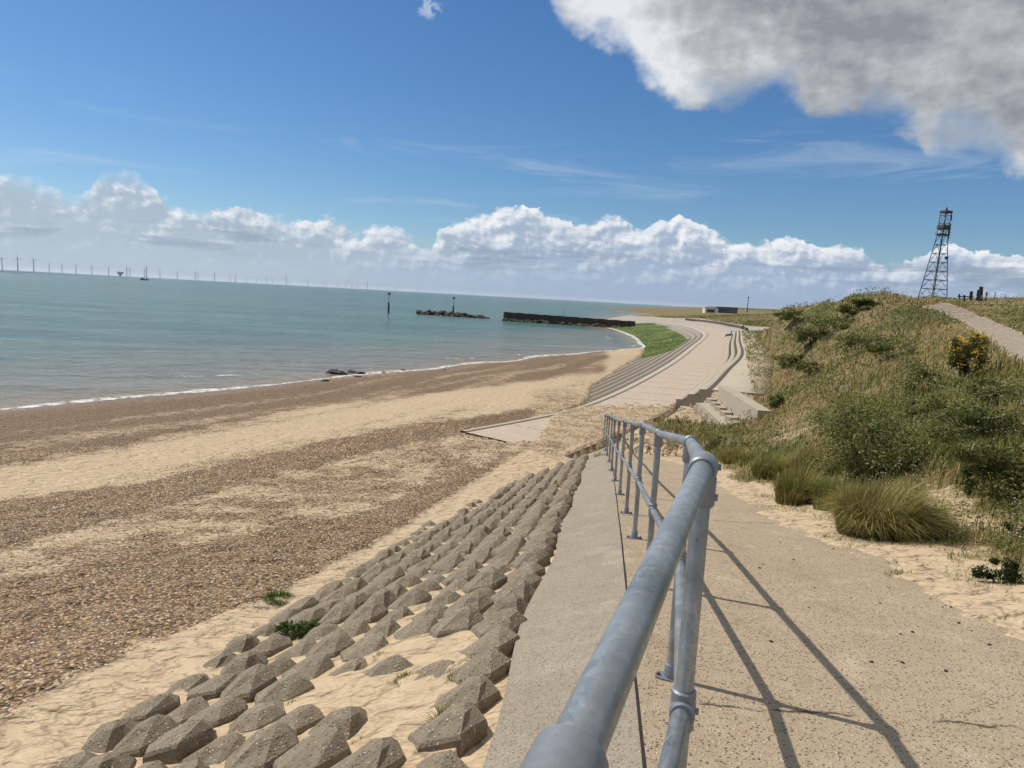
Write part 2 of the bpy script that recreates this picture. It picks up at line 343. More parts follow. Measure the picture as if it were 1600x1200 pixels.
def gsample(G, lr, az):
    i = (lr-LR0)/(LR1-LR0)*699; j = np.interp(az, azs, np.arange(len(azs))); i0 = np.clip(i.astype(int), 0, 698); j0 = np.clip(j.astype(int), 0, len(azs)-2); fi = i-i0; fj = j-j0
    return (G[i0, j0]*(1-fj)+G[i0, j0+1]*fj)*(1-fi)+(G[i0+1, j0]*(1-fj)+G[i0+1, j0+1]*fj)*fi

# ================================================================= MATERIALS
SANDC = (.60, .43, .255); 
def mk_ground():
    m, g = mat("sand_and_shingle"); p = g.pos
    a = g.attr('mask'); s1 = g.n('SeparateColor', None, Color=a.outputs['Color']); a2 = g.attr('mask2'); s2 = g.n('SeparateColor', None, Color=a2.outputs['Color'])
    sh, vg, pa = s1.outputs[0], s1.outputs[1], s1.outputs[2]; wt, wd, pl = s2.outputs[0], s2.outputs[1], s2.outputs[2]
    nl = g.noise(p, .6, 5, .6); nm = g.noise(p, 6, 5, .65); nh = g.noise(p, 90, 2, .6)
    sand = g.mix(nl, (.50, .375, .235), (.59, .455, .295)); sand = g.mix(g.ss(nm, .3, .75), sand, (.47, .35, .22))
    sand = g.mix(g.ss(nh, .62, .75), sand, (.30, .21, .13)); 
    # shingle: stones by voronoi
    v1 = g.n('TexVoronoi', None, Vector=p, Scale=26., Randomness=1.); v2 = g.n('TexVoronoi', None, Vector=p, Scale=55.)
    cr = g.n('ValToRGB', None, Fac=g.n('SeparateColor', None, Color=v1.outputs['Color']).outputs[0]); e = cr.color_ramp
    e.elements[0].color = (.06, .04, .028, 1); e.elements[1].color = (.68, .56, .42, 1)
    for po, c in ((.24, (.23, .135, .07)), (.53, (.41, .26, .135)), (.8, (.57, .385, .21))): el = e.elements.new(po); el.color = (*c, 1)
    stone = g.mix(g.ss(v1.outputs['Distance'], .27, .65, 0., .85), cr.outputs[0], (.09, .058, .035))
    thr = g.m('ADD', g.m('MULTIPLY', g.n('SeparateColor', None, Color=v1.outputs['Color']).outputs[1], .85), g.m('MULTIPLY', g.ss(nm, .3, .7), .15))
    patch = g.noise(g.mapv(p, (1, 1, 1)), 1.7, 5, .7)
    cov = g.ss(g.m('ADD', sh, g.m('MULTIPLY', g.m('MULTIPLY', g.m('SUBTRACT', patch, .5), 1.5), g.ss(sh, .0, .25))), .08, .92)
    smask = g.ss(g.m('SUBTRACT', g.m('MULTIPLY', cov, 1.08), thr), -.05, .07)
    c = g.mix(smask, sand, stone)
    # weed strand
    wn = g.ss(g.noise(p, 5, 4, .7), .45, .55); c = g.mix(g.m('MULTIPLY', wd, wn), c, g.mix(nm, (.07, .11, .03), (.22, .25, .10)))
    dk = g.ss(g.noise(g.mapv(p, (.5, 1.2, 1), (0, 0, math.radians(20))), 2.3, 5, .75), .69, .76); c = g.mix(g.m('MULTIPLY', dk, g.m('MULTIPLY', sh, .5)), c, (.06, .045, .03))
    # soil below grass
    soil = g.mix(nm, (.34, .235, .125), (.16, .13, .055)); soil = g.mix(g.ss(g.noise(p, .45, 4, .6), .45, .6), soil, (.12, .12, .04)); c = g.mix(g.ss(g.m('ADD', vg, g.m('SUBTRACT', nm, .5)), .3, .7), c, soil)
    # gravel path
    pc = g.mix(g.noise(p, 14, 5, .7), (.27, .215, .16), (.42, .34, .26)); pc = g.mix(g.ss(g.noise(p, 60, 2), .6, .7), pc, (.15, .12, .09)); c = g.mix(pa, c, pc)
    c = g.mix(g.m('MULTIPLY', pl, 1.), c, g.mix(g.noise(p, .5, 5, .7), (.30, .265, .215), (.50, .45, .38)))
    c = g.mix(g.m('MULTIPLY', wt, .5), c, (.26, .155, .08))
    g.set(g.b.inputs['Base Color'], c); g.set(g.b.inputs['Roughness'], g.m('SUBTRACT', .92, g.m('MULTIPLY', wt, .5)))
    # bumps
    foot = g.ss(g.noise(g.mapv(p, (1, 1.6, 1), (0, 0, .5)), 3.6, 3, .5), .35, .7); rip = g.noise(p, 14, 4, .6)
    hb = g.m('ADD', g.m('MULTIPLY', foot, .08), g.m('MULTIPLY', rip, .014))
    hb = g.m('ADD', hb, g.m('MULTIPLY', smask, g.m('MULTIPLY', g.m('SUBTRACT', .5, v1.outputs['Distance']), .035)))
    hb = g.m('ADD', hb, g.m('MULTIPLY', g.noise(p, 60, 3), .004))
    hb = g.m('ADD', hb, g.m('MULTIPLY', g.m('MULTIPLY', sh, g.noise(p, 3.2, 5, .75)), .2))
    g.set(g.b.inputs['Normal'], g.bump(hb, .9, 1.)); return m
def mk_concrete(name, c1, c2, agg=0., stain=(.2, .16, .12), joints=None, bumpd=.004, aggs=70.):
    m, g = mat(name); p = g.pos; n1 = g.noise(p, .8, 6, .65); n2 = g.noise(p, 9, 5, .7)
    c = g.mix(g.m('ADD', g.m('MULTIPLY', n1, .6), g.m('MULTIPLY', n2, .4)), c1, c2)
    c = g.mix(g.m('MULTIPLY', g.ss(g.noise(g.mapv(p, (1, .5, 1), loc=(7, 3, 1)), 1.6, 6, .75), .52, .72), .5), c, stain)
    c = g.mix(g.m('MULTIPLY', g.ss(g.noise(p, 28, 4, .7), .50, .68), .35), c, tuple(x*.55 for x in c1)); c = g.mix(g.m('MULTIPLY', g.ss(g.noise(p, 2.6, 5, .7), .52, .7), .4), c, tuple(min(1, x*1.12) for x in c2))
    h = g.m('MULTIPLY', g.noise(p, 120, 3, .7), bumpd)
    if agg:
        v = g.n('TexVoronoi', None, Vector=p, Scale=aggs); r = g.n('SeparateColor', None, Color=v.outputs['Color'])
        near = g.ss(v.outputs['Distance'], .45, .2)
        lt = g.m('MULTIPLY', g.ss(r.outputs[0], .72, .78), near); c = g.mix(g.m('MULTIPLY', lt, agg), c, (.66, .56, .43))
        dk = g.m('MULTIPLY', g.ss(r.outputs[1], .64, .70), near); c = g.mix(g.m('MULTIPLY', dk, agg), c, (.12, .085, .055))
        og = g.m('MULTIPLY', g.ss(r.outputs[2], .86, .9), near); c = g.mix(g.m('MULTIPLY', og, agg), c, (.36, .20, .09))
        h = g.m('ADD', h, g.m('MULTIPLY', near, g.m('MULTIPLY', r.outputs[0], bumpd*1.2)))
    if joints:
        uv = g.attr('uvw').outputs['Color']; s = g.n('SeparateColor', None, Color=uv)
        w = g.m('ADD', s.outputs[0], g.m('MULTIPLY', g.m('SUBTRACT', g.noise(p, 2.5, 4, .7), .5), joints[2]))
        f = g.m('ABSOLUTE', g.m('SUBTRACT', g.m('FRACT', g.m('DIVIDE', w, joints[0])), .5)); ln = g.ss(f, .5-joints[1]/joints[0], .5)
        ln = g.m('MULTIPLY', ln, g.ss(g.noise(p, 3., 3), .36, .5)); c = g.mix(g.m('MULTIPLY', ln, .92), c, (.04, .032, .025)); h = g.m('SUBTRACT', h, g.m('MULTIPLY', ln, .01))
    g.set(g.b.inputs['Base Color'], c); g.b.inputs['Roughness'].default_value = .88
    g.set(g.b.inputs['Normal'], g.bump(h, .9, 1.)); return m, g
M_ground = mk_ground()
M_ramp, _ = mk_concrete("exposed_aggregate_concrete", (.27, .20, .125), (.53, .425, .295), 1., (.22, .15, .085), (5.2, .02, .25), .007, 58.)
M_apron, _ = mk_concrete("brushed_concrete", (.22, .18, .13), (.41, .355, .27), 1., (.22, .19, .14), None, .004, 90.)
M_block, _ = mk_concrete("weathered_block_concrete", (.155, .122, .082), (.35, .29, .205), .9, (.085, .065, .04), None, .006, 62.)
M_prom, _ = mk_concrete("promenade_concrete", (.40, .315, .235), (.56, .46, .36), .2, (.34, .27, .20), (3.0, .09, .15), .004, 20.)
M_riser, _ = mk_concrete('riser_and_shade_concrete', (.06, .05, .035), (.13, .11, .075), .1, (.07, .07, .03), None, .004, 30.)  # very dark tone that carries the steps' shadow lines as colour
M_wall, _ = mk_concrete("sea_wall_concrete", (.33, .28, .20), (.50, .435, .33), .2, (.30, .24, .15), None, .004, 30.)
M_galv, g = mat("galvanised_steel"); to = g.pos
n = g.noise(to, 5, 5, .65); n3 = g.noise(to, 60, 4, .7)
c = g.mix(g.ss(n, .3, .7), (.20, .225, .24), (.44, .47, .485)); c = g.mix(g.ss(n3, .35, .75), c, (.30, .315, .32)); c = g.mix(g.m('MULTIPLY', g.ss(g.noise(g.mapv(to, (1, 1, .35)), 9, 6, .8), .55, .66), .5), c, (.55, .56, .55)); c = g.mix(g.m('MULTIPLY', g.ss(g.noise(to, 22, 5, .75), .60, .72), .6), c, (.34, .27, .18))
c = g.mix(g.m('MULTIPLY', g.ss(g.noise(to, 45, 4, .7), .68, .74), .7), c, (.12, .12, .12))
g.set(g.b.inputs['Base Color'], c); vs = g.n('SeparateColor', None, Color=g.n('TexVoronoi', None, Vector=to, Scale=75.).outputs['Color']).outputs[0]; g.b.inputs['Metallic'].default_value = .72; g.set(g.b.inputs['Roughness'], g.m('ADD', g.ss(n3, .2, .8, .27, .46), g.m('MULTIPLY', vs, .14))); g.set(g.b.inputs['Normal'], g.bump(g.noise(to, 150, 3), .25, .002))
M_fit = simple("cast_fitting", (.25, .265, .28), .5, .5, .2, 30, .001)
M_bolt = simple("rusty_bolt", (.16, .12, .09), .6, .4, .3, 60)
M_dark = simple("dark_timber", (.035, .028, .024), .9, 0, .3, 5, .01)
M_wood = simple("weathered_timber", (.085, .06, .045), .9, 0, .3, 5, .01)
M_rock = simple("brown_boulder", (.075, .058, .042), .9, 0, .4, .7, .05)
M_rockg = simple("weedy_boulder", (.085, .085, .05), .9, 0, .5, .5, .05)
M_black = simple("wet_black_rock", (.022, .024, .022), .45, 0, .3, 3, .03)
M_steel = simple("tower_steel", (.05, .06, .08), .7, .2, .1)
M_red = simple("red_panel", (.085, .045, .05), .7)
M_olive = simple("olive_platform", (.07, .075, .045), .8)
M_white = simple("white_dish", (.75, .75, .75), .6)
M_turb = simple("turbine_paint", (.42, .45, .48), .6, 0, .03)
M_hull = simple("dark_hull", (.03, .04, .06), .6)
M_cream = simple("cream_render", (.72, .63, .46), .85, 0, .06, .4)
M_grey = simple("grey_cladding", (.16, .165, .17), .8, 0, .1, .3)
M_shut = simple("blue_grey_shutter", (.09, .11, .16), .6, 0, .1, .3)
M_mark = simple("beacon_paint", (.03, .05, .045), .7)
M_navy = simple("navy_cloth", (.012, .014, .045), .9)
M_blackc = simple("black_cloth", (.015, .015, .018), .9)
M_pale = simple("pale_cloth", (.30, .29, .27), .9)
M_skin = simple("skin", (.42, .26, .19), .6, 0, .05)
M_hair = simple("dark_hair", (.03, .02, .015), .7)
M_peb = simple("dark_pebble", (.035, .028, .024), .8, 0, .3, 40)
def mk_leaf(name, trans=.35, rough=.6):
    m, g = mat(name); a = g.attr('Col').outputs['Color']; t = m.node_tree
    g.set(g.b.inputs['Base Color'], a); g.b.inputs['Roughness'].default_value = rough; g.b.inputs['Specular IOR Level'].default_value = .04
    tr = g.n('BsdfTranslucent', None, Color=a); mx = g.n('MixShader', None); mx.inputs[0].default_value = trans
    g.L.new(g.b.outputs[0], mx.inputs[1]); g.L.new(tr.outputs[0], mx.inputs[2]); g.L.new(mx.outputs[0], t.nodes['Material Output'].inputs['Surface']); return m
M_leaf = mk_leaf("foliage"); M_stem = simple("stem", (.10, .075, .04), .9)
def mk_stone():
    m, g = mat("beach_stone"); g.set(g.b.inputs['Base Color'], g.attr('Col').outputs['Color']); g.b.inputs['Roughness'].default_value = .7; return m
M_stone = mk_stone()
def mk_revet():
    m, g = mat("stepped_revetment_concrete"); p = g.pos; s = g.n('SeparateColor', None, Color=g.attr('uvw').outputs['Color']); U, V_, Gn = s.outputs[0], s.outputs[1], s.outputs[2]
    n1 = g.noise(p, .5, 6, .7); n2 = g.noise(p, 4, 5, .7)
    c = g.mix(n1, (.40, .34, .26), (.58, .52, .44)); c = g.mix(g.m('MULTIPLY', g.ss(n2, .5, .7), .45), c, (.28, .23, .17))
    fr = g.m('FRACT', V_); ln = g.ss(g.m('ABSOLUTE', g.m('SUBTRACT', fr, .5)), .34, .47); c = g.mix(g.m('MULTIPLY', ln, .55), c, (.13, .10, .07))
    fu = g.m('FRACT', g.m('ADD', g.m('DIVIDE', U, .56), g.m('MULTIPLY', g.m('FLOOR', V_), .5))); hole = g.m('MULTIPLY', g.ss(g.m('ABSOLUTE', g.m('SUBTRACT', fu, .5)), .3, .42), g.ss(g.m('ABSOLUTE', g.m('SUBTRACT', fr, .5)), .12, .3)); c = g.mix(g.m('MULTIPLY', hole, .6), c, (.10, .075, .05))
    gn = g.ss(g.m('ADD', Gn, g.m('MULTIPLY', g.m('SUBTRACT', g.noise(p, .6, 6, .75), .5), 1.5)), .28, .66)
    gc = g.mix(g.ss(g.noise(p, .25, 5, .6), .3, .7), (.04, .085, .015), (.23, .27, .045)); gc = g.mix(g.ss(g.noise(g.mapv(p, (1, .3, 1)), 1.2, 4), .5, .7), gc, (.03, .07, .012))
    c = g.mix(gn, c, gc); g.set(g.b.inputs['Base Color'], c); g.b.inputs['Roughness'].default_value = .85
    g.set(g.b.inputs['Normal'], g.bump(g.m('ADD', g.m('MULTIPLY', ln, -.06), g.m('MULTIPLY', n2, .03)), .8, 1.)); return m
M_rev = mk_revet()
def mk_sea():
    m, g = mat("sea_water"); p = g.pos; s = g.n('SeparateColor', None, Color=g.attr('depth').outputs['Color']); dp, dist, sp = s.outputs[0], s.outputs[1], s.outputs[2]
    big = g.noise(g.mapv(p, (.35, 1, 1), (0, 0, .25)), .012, 4, .6)
    deep = g.mix(g.ss(big, .35, .65), (.045, .115, .100), (.075, .150, .126))
    band = g.ss(g.noise(g.mapv(p, (.12, 1, 1), (0, 0, .1)), .004, 3, .6), .45, .6); deep = g.mix(g.m('MULTIPLY', band, .5), deep, (.12, .165, .14))
    c = g.mix(g.ss(dp, .0, 1.7), (.235, .205, .15), deep); c = g.mix(g.ss(dp, .0, .35), (.30, .22, .12), c)
    r1 = g.noise(g.mapv(p, (.55, 1.5, 1), (0, 0, -.35)), .9, 5, .62); r2 = g.noise(g.mapv(p, (.35, 1.1, 1), (0, 0, -.2)), .16, 4, .6); r3 = g.noise(g.mapv(p, (.5, 1.3, 1)), 5., 3, .6); r4 = g.noise(g.mapv(p, (.3, 1.2, 1), (0, 0, -.15)), .045, 6, .72); deep = g.mix(g.ss(r4, .42, .62), deep, (.11, .195, .16)); c = g.mix(g.ss(dp, .0, 1.9), (.235, .205, .15), deep); c = g.mix(g.ss(dp, .0, .35), (.30, .22, .12), c); c = g.mix(g.m('MULTIPLY', g.ss(r1, .45, .7), .35), c, (.16, .22, .20))  # wave-noise tints put the ripples' changing reflection into the water colour
    foamn = g.noise(g.mapv(p, (1, .6, 1)), 1.6, 5, .7)
    wd = g.ss(g.noise(p, .09, 3), .3, .72, .015, .14)
    fo = g.m('MULTIPLY', g.ss(dp, wd, g.m('MULTIPLY', wd, .35)), g.ss(foamn, .40, .54))
    l2 = g.m('MULTIPLY', g.ss(g.m('ABSOLUTE', g.m('SUBTRACT', dp, g.ss(g.noise(p, .05, 2), .3, .7, .15, .42))), .035, .005), g.ss(g.noise(g.mapv(p, (.5, .25, 1)), .5, 5, .7), .56, .66))
    cap = g.m('MULTIPLY', g.ss(g.noise(g.mapv(p, (.25, 1, 1), (0, 0, -.2)), .35, 5, .75), .735, .77), .6)
    foam = g.m('MAXIMUM', fo, g.m('MAXIMUM', g.m('MULTIPLY', l2, .8), cap))
    g.set(g.b.inputs['Base Color'], g.mix(foam, c, (.82, .82, .80))); g.set(g.b.inputs['Roughness'], g.m('ADD', .22, g.m('MULTIPLY', foam, .6)))
    g.b.inputs['IOR'].default_value = 1.33; g.b.inputs['Specular IOR Level'].default_value = .30
    h = g.m('ADD', g.m('ADD', g.m('MULTIPLY', r1, .32), g.m('MULTIPLY', r2, 1.0)), g.m('ADD', g.m('MULTIPLY', r3, .03), g.m('MULTIPLY', r4, 2.6)))
    g.set(g.b.inputs['Normal'], g.bump(h, 1., 2.4)); return m
M_sea = mk_sea()

# ================================================================= SETTING
ground = link("ground", terr_me, M_ground); tag(ground, "sand, shingle and grassy bank along the shore", None, None, 'structure')
# sea
ra = np.exp(np.linspace(math.log(18), math.log(32000), 420)); aa = np.radians(np.linspace(-88, 60, 380)); R2, A2 = np.meshgrid(ra, aa, indexing='ij'); SX = R2*np.sin(A2); SY = R2*np.cos(A2)
dz = np.full(SX.shape, 5.); k = R2 < 600; dz[k] = np.maximum(-land(SX[k], SY[k])[0], -.2); rq = inpoly(SX, SY, revPoly) & (SY > 112) & (dz < .9); dz[rq] = np.maximum(dz[rq]-.34, -.2); rq = (SY > 114) & (SY < 215) & (SX > 10) & ~inpoly(SX, SY, revPoly); dz[rq] = np.maximum(dz[rq], .8)
sea = link("sea", gridmesh("sea", np.stack([SX, SY, SX*0], -1), {'depth': np.stack([dz, np.clip(R2/1000, 0, 1), dz*0], -1)}), M_sea); tag(sea, "choppy teal sea", None, None, 'structure')
# ramp
Ys = np.concatenate([np.linspace(-9, 3, 40, endpoint=False), np.linspace(3, 24, 110)]); us = np.linspace(0, 1, 24)
def uvw(P, U, V_=None, G_=None): z = np.zeros(P.shape[:2]); return {'uvw': np.stack([U+z, (V_ if V_ is not None else z), (G_ if G_ is not None else z)], -1)}
P = np.zeros((len(Ys), 24, 3)); P[:, :, 1] = Ys[:, None]; P[:, :, 0] = XJ(Ys)[:, None]+.006+us[None]*(XV(Ys)-XJ(Ys)+.8)[:, None]; P[:, :, 2] = zr(Ys)[:, None]
ramp = link("concrete_ramp", gridmesh("concrete_ramp", P, uvw(P, Ys[:, None]+2.3+.1*us[None])), M_ramp); tag(ramp, "speckled concrete ramp running down to the beach", None, None, 'structure')
# apron (solid slab beside ramp)
wv = .655+.04*np.sin(Ys*1.7)+.12*sst(15, 22, Ys)
V0 = np.stack([XJ(Ys)-.006, Ys, zr(Ys)-.006], -1); V1 = np.stack([XJ(Ys)-.006-wv, Ys, zr(Ys)-.006-SLP*wv], -1); V2 = V1-[.02, 0, .3]
P = np.stack([V0*(1-t)+V1*t for t in np.linspace(0, 1, 8)]+[V2], 1)
ap = link("concrete_apron", gridmesh("concrete_apron", P, smooth=False), M_apron); tag(ap, "sloping concrete apron between ramp and block revetment", None, None, 'structure')
jt = MB()
for i in range(0, 12): pass
# promenade
P = np.stack([cL*(1-t)+cR*t for t in np.linspace(0, 1, 9)], 1); P = np.concatenate([P, np.full(P.shape[:2]+(1,), PZ)], 2)
arc = np.concatenate([[0], np.cumsum(np.linalg.norm(np.diff(cR, axis=0), axis=1))])
prom = link("promenade", gridmesh("promenade", P, uvw(P, arc[:, None])), M_prom); tag(prom, "pale concrete promenade curving along the bay", None, None, 'structure')
# kerb along seaward edge
kb = []
tl = np.gradient(cL, axis=0); tl /= np.linalg.norm(tl, axis=1)[:, None]; nl = np.stack([tl[:, 1], -tl[:, 0]], 1)
for dx, z in ((-.0, PZ-.3), (-.0, PZ+.03), (.24, PZ+.03), (.24, PZ-.1)): kb.append(np.concatenate([cL+nl*dx, np.full((NS, 1), z)], 1))
kerb = link("promenade_kerb", gridmesh("promenade_kerb", np.stack(kb, 1), smooth=False), M_wall); tag(kerb, "pale kerb line on the seaward edge of the promenade", None, None, 'structure')
# seaward revetment slope, low saw-tooth steps
al2 = np.concatenate([[0], np.cumsum(np.linalg.norm(np.diff(cL, axis=0), axis=1))]); nr_ = 15; rows = []; Vv = []
for k in range(nr_):
    t0 = k/nr_; t1 = (k+1)/nr_
    for t, dzz in ((t0+.002, .10), (t1-.002, .0)): rows.append(np.concatenate([cL*(1-t)+cLo*t, np.full((NS, 1), PZ-3.0*t-.14+dzz*1.4)], 1)); Vv.append(k+.02 if dzz else k+.98)
P = np.stack(rows, 1); ppx, ppy = project(P[..., 0], P[..., 1], P[..., 2])
gpoly = [(935, 512), (985, 502), (1010, 501), (1045, 510), (1062, 520), (1078, 530), (1050, 548), (1010, 560), (985, 560), (1000, 545)]
gr = inpoly(ppx, ppy, gpoly).astype(float)*.75; gr = np.where(P[..., 1] > 108, np.maximum(gr, sst(.7, .2, P[..., 2])*.9), gr)
for _ in range(3): gr[:, 1:-1] = (gr[:, :-2]+gr[:, 1:-1]*2+gr[:, 2:])/4; gr[1:-1] = (gr[:-2]+gr[1:-1]*2+gr[2:])/4
rev = link("revetment_slope", gridmesh("revetment_slope", P, uvw(P, al2[:, None], np.array(Vv)[None]+np.zeros(P.shape[:2]), gr), smooth=False), M_rev); tag(rev, "ribbed concrete revetment sloping to the water with green algae", None, None, 'structure')
# stepped wall on the landward side
sw = empty("stepped_sea_wall", (float(cR[st(4), 0]), float(cR[st(4), 1]), PZ)); tag(sw, "curving stepped concrete sea wall on the landward side of the promenade", "sea wall")
def off_strip(i0, i1, prof, name, m_, par, step=2):
    idx = np.arange(i0, i1, step); o = Vector(par.location)
    rows = [np.concatenate([cR[idx]+nR[idx]*d, np.full((len(idx), 1), z)], 1)-np.array(o)[None] for d, z in prof]
    return link(name, gridmesh(name, np.stack(rows, 1), smooth=False), m_, par)
i0, i1 = st(1.95), st(6.9)
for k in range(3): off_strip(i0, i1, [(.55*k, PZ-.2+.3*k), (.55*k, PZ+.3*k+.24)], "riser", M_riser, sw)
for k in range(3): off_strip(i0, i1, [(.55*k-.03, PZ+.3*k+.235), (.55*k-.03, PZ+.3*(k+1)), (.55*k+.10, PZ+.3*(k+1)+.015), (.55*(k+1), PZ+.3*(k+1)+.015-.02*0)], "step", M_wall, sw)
for k in range(3): off_strip(i0, i1, [(.55*(k+1)-.27, PZ+.3*(k+1)+.024), (.55*(k+1)-.035, PZ+.3*(k+1)+.03)], "painted_shadow_line", M_riser, sw)  # dark strips painting a shadow line along the inner edge of each tread
ec = MB(); Vc = []
for d, z in ((0, 1.6), (0, PZ+.3), (.55, PZ+.3), (.55, PZ+.6), (1.1, PZ+.6), (1.1, PZ+.9), (1.65, PZ+.93), (4.1, PZ+.95), (4.1, 1.6)): q = cR[i0]+nR[i0]*d; Vc.append((q[0]-sw.location.x, q[1]-sw.location.y, z))
for v in Vc: v
ec.add([(a, b_, z-PZ) for a, b_, z in Vc], [tuple(range(9))]); ec.build("end_wall", M_wall, sw, smooth=False)
off_strip(i0, st(7.0), [(1.65, 3.0), (1.65, 3.13), (3.2, 3.15), (4.1, 3.16), (4.1, 2.8)], "terrace", M_wall, sw)
tw = off_strip(st(6.9), NS-1, [(0, PZ-.1), (2.8, 3.0), (2.8, 3.0)], "pale_slope", M_prom, sw)
off_strip(st(6.9), NS-1, [(2.8, 2.9), (2.8, 3.55), (3.2, 3.55), (3.2, 2.9)], "upper_wall", M_wood, sw)
tag(sw.children[-1], "dark retaining wall at the far bend")
# near zig-zag stepped rows (hexagonal blocks) and low retaining wall
hx = [(math.cos(math.radians(60*k)), math.sin(math.radians(60*k))) for k in range(6)]
def row_line(a, b, n, z0, z1, name, w=.34):
    mb = MB(); o = sw.location
    for k in range(n):
        t = (k+.5)/n; x = a[0]+(b[0]-a[0])*t; y = a[1]+(b[1]-a[1])*t; z = z0+(z1-z0)*t+(.10 if k % 2 else -.12)
        V = [(x+w*.72*c-o.x, y+w*s-o.y, zz-o.z) for zz in (z-.6, z) for c, s in hx]
        mb.add(V, [(5, 4, 3, 2, 1, 0), (6, 7, 8, 9, 10, 11)]+[(q, (q+1) % 6, 6+(q+1) % 6, 6+q) for q in range(6)])
    return mb.build(name, M_wall, sw, smooth=False)
def P2(px, py, z): return atz(px, py, z)[:2]
row_line(P2(1066, 634, 2.45), P2(1112, 690, 2.45), 12, 2.45, 2.45, "block_row")
row_line(P2(1090, 630, 2.75), P2(1148, 684, 2.75), 13, 2.75, 2.75, "block_row")
row_line(P2(1107, 622, 3.0), P2(1166, 676, 3.0), 14, 3.0, 3.0, "block_row")
wa = P2(1123, 602, 3.75); wb = P2(1184, 641, 3.75); wc = P2(1159, 572, 3.6)
mb = MB(); o = sw.location; dW = np.array(wb)-np.array(wa); nW = np.array([-dW[1], dW[0]])/np.linalg.norm(dW); nW = nW if nW[0] > 0 else -nW
V = []
for p in (np.array(wa), np.array(wb)):
    for d, z in ((0, 2.0), (0, 3.75), (.45, 3.75), (.45, 2.0)): q = p+nW*d; V.append((q[0]-o.x, q[1]-o.y, z-o.z))
mb.add(V, [(0, 1, 2, 3), (7, 6, 5, 4), (1, 0, 4, 5), (2, 1, 5, 6), (3, 2, 6, 7)]); mb.build("retaining_wall", M_wall, sw, smooth=False)
# ledge under the wall
V = []
for p in (np.array(wa)-dW*.02, np.array(wb)):
    for d, z in ((-.75, 2.0), (-.75, 2.93), (.02, 2.96), (.02, 2.0)): q = p+nW*d; V.append((q[0]-o.x, q[1]-o.y, z-o.z))
mb = MB(); mb.add(V, [(0, 1, 2, 3), (7, 6, 5, 4), (1, 0, 4, 5), (2, 1, 5, 6), (3, 2, 6, 7)]); mb.build("wall_ledge", M_wall, sw, smooth=False)
# upper concrete strip in the grass above the steps
us_ = empty("upper_concrete_strip", (0, 0, 0)); 
bpy.data.objects.remove(us_)
uc = [(1191, 536), (1189, 548), (1188, 560), (1183, 575)]; ub = [(1178, 538), (1177, 552), (1173, 566), (1168, 580)]
def hit0(px, py):
    d = ray(px, py)
    for t in np.geomspace(2.5, 300, 1500):
        p = np.array([0, 0, EYE])+d*t
        if p[2] < gz(p[0], p[1]): return p
    return p
VV = []
for a, b in zip(uc, ub):
    pa = hit0(*a); pb = hit0(*b); VV += [(*pb[:2], pb[2]-.3), (*pb[:2], pb[2]+.07), (*pa[:2], pa[2]+.09), (*pa[:2], pa[2]-.3)]
mb = MB(); mb.add(VV, [(i*4+k, i*4+k+1, i*4+5+k, i*4+4+k) for i in range(3) for k in range(3)]+[(0, 1, 2, 3), (12, 13, 14, 15)])
tag(mb.build("concrete_slab", M_wall, smooth=False), "weathered concrete strip half lost in the grass above the stepped wall", "slab")

# ================================================================= BLOCK REVETMENT
def block_mesh(seed):
    rd = random.Random(seed); R_ = .198; V = []; h = .028+rd.uniform(.0, .045); ax, ay = rd.uniform(.03, .075), rd.uniform(-.02, .035); pk = rd.uniform(.075, .12)
    jit = [rd.uniform(-.012, .012) for _ in range(18)]
    def rim(x): return h+SLP*x
    out = [(math.cos(math.radians(60*k))*(R_+jit[k]), math.sin(math.radians(60*k))*(R_+jit[k])) for k in range(6)]
    for x, y in out: V.append((x, y, -.36))
    for k, (x, y) in enumerate(out): V.append((x*.985, y*.985, rim(x)-.02+jit[6+k]))
    for k, (x, y) in enumerate(out): V.append((x*.93, y*.93, rim(x*.93)+jit[6+k]))
    for k, (x, y) in enumerate(out): V.append((ax+(x-ax)*.42+jit[k], ay+(y-ay)*.42, rim(x*.4+ax*.5)+pk*.72+jit[12+k]))
    V.append((ax, ay, rim(ax)+pk))
    F = [tuple(reversed(range(6)))]
    for a, b in ((0, 6), (6, 12), (12, 18)): F += [(a+q, a+(q+1) % 6, b+(q+1) % 6, b+q) for q in range(6)]
    F += [(18+q, 18+(q+1) % 6, 24) for q in range(6)]
    me = bpy.data.meshes.new("revetment_block"); me.from_pydata(V, [], F); me.update(); me.materials.append(M_block); return me
BM = [block_mesh(s) for s in range(12)]
cand = []
hd = math.atan(.138)
for row in range(9):
    offr = .655+.20+row*.322
    for k in range(-8, 70):
        Y = 1.2+(k+(.5 if row % 2 else 0))*.372+.015*math.sin(k*1.3+row)
        x = float(XJ(Y))-offr; z = float(plane(x, Y))
        bz = land1(x, Y)
        if Y < -1.5 or Y > 22 or z+.09 < bz: continue
        px, py = project(np.array([x]), np.array([Y]), np.array([z])); 
        if Y > .5 and not (-60 < px[0] < 1000 and py[0] < 1290): continue
        if Y <= 1.3: continue
        cand.append((x, Y, z, px[0], py[0], row))
cand.sort(key=lambda c: c[0]**2+c[1]**2)
stuffV = MB()
mis = {(0, 1)}
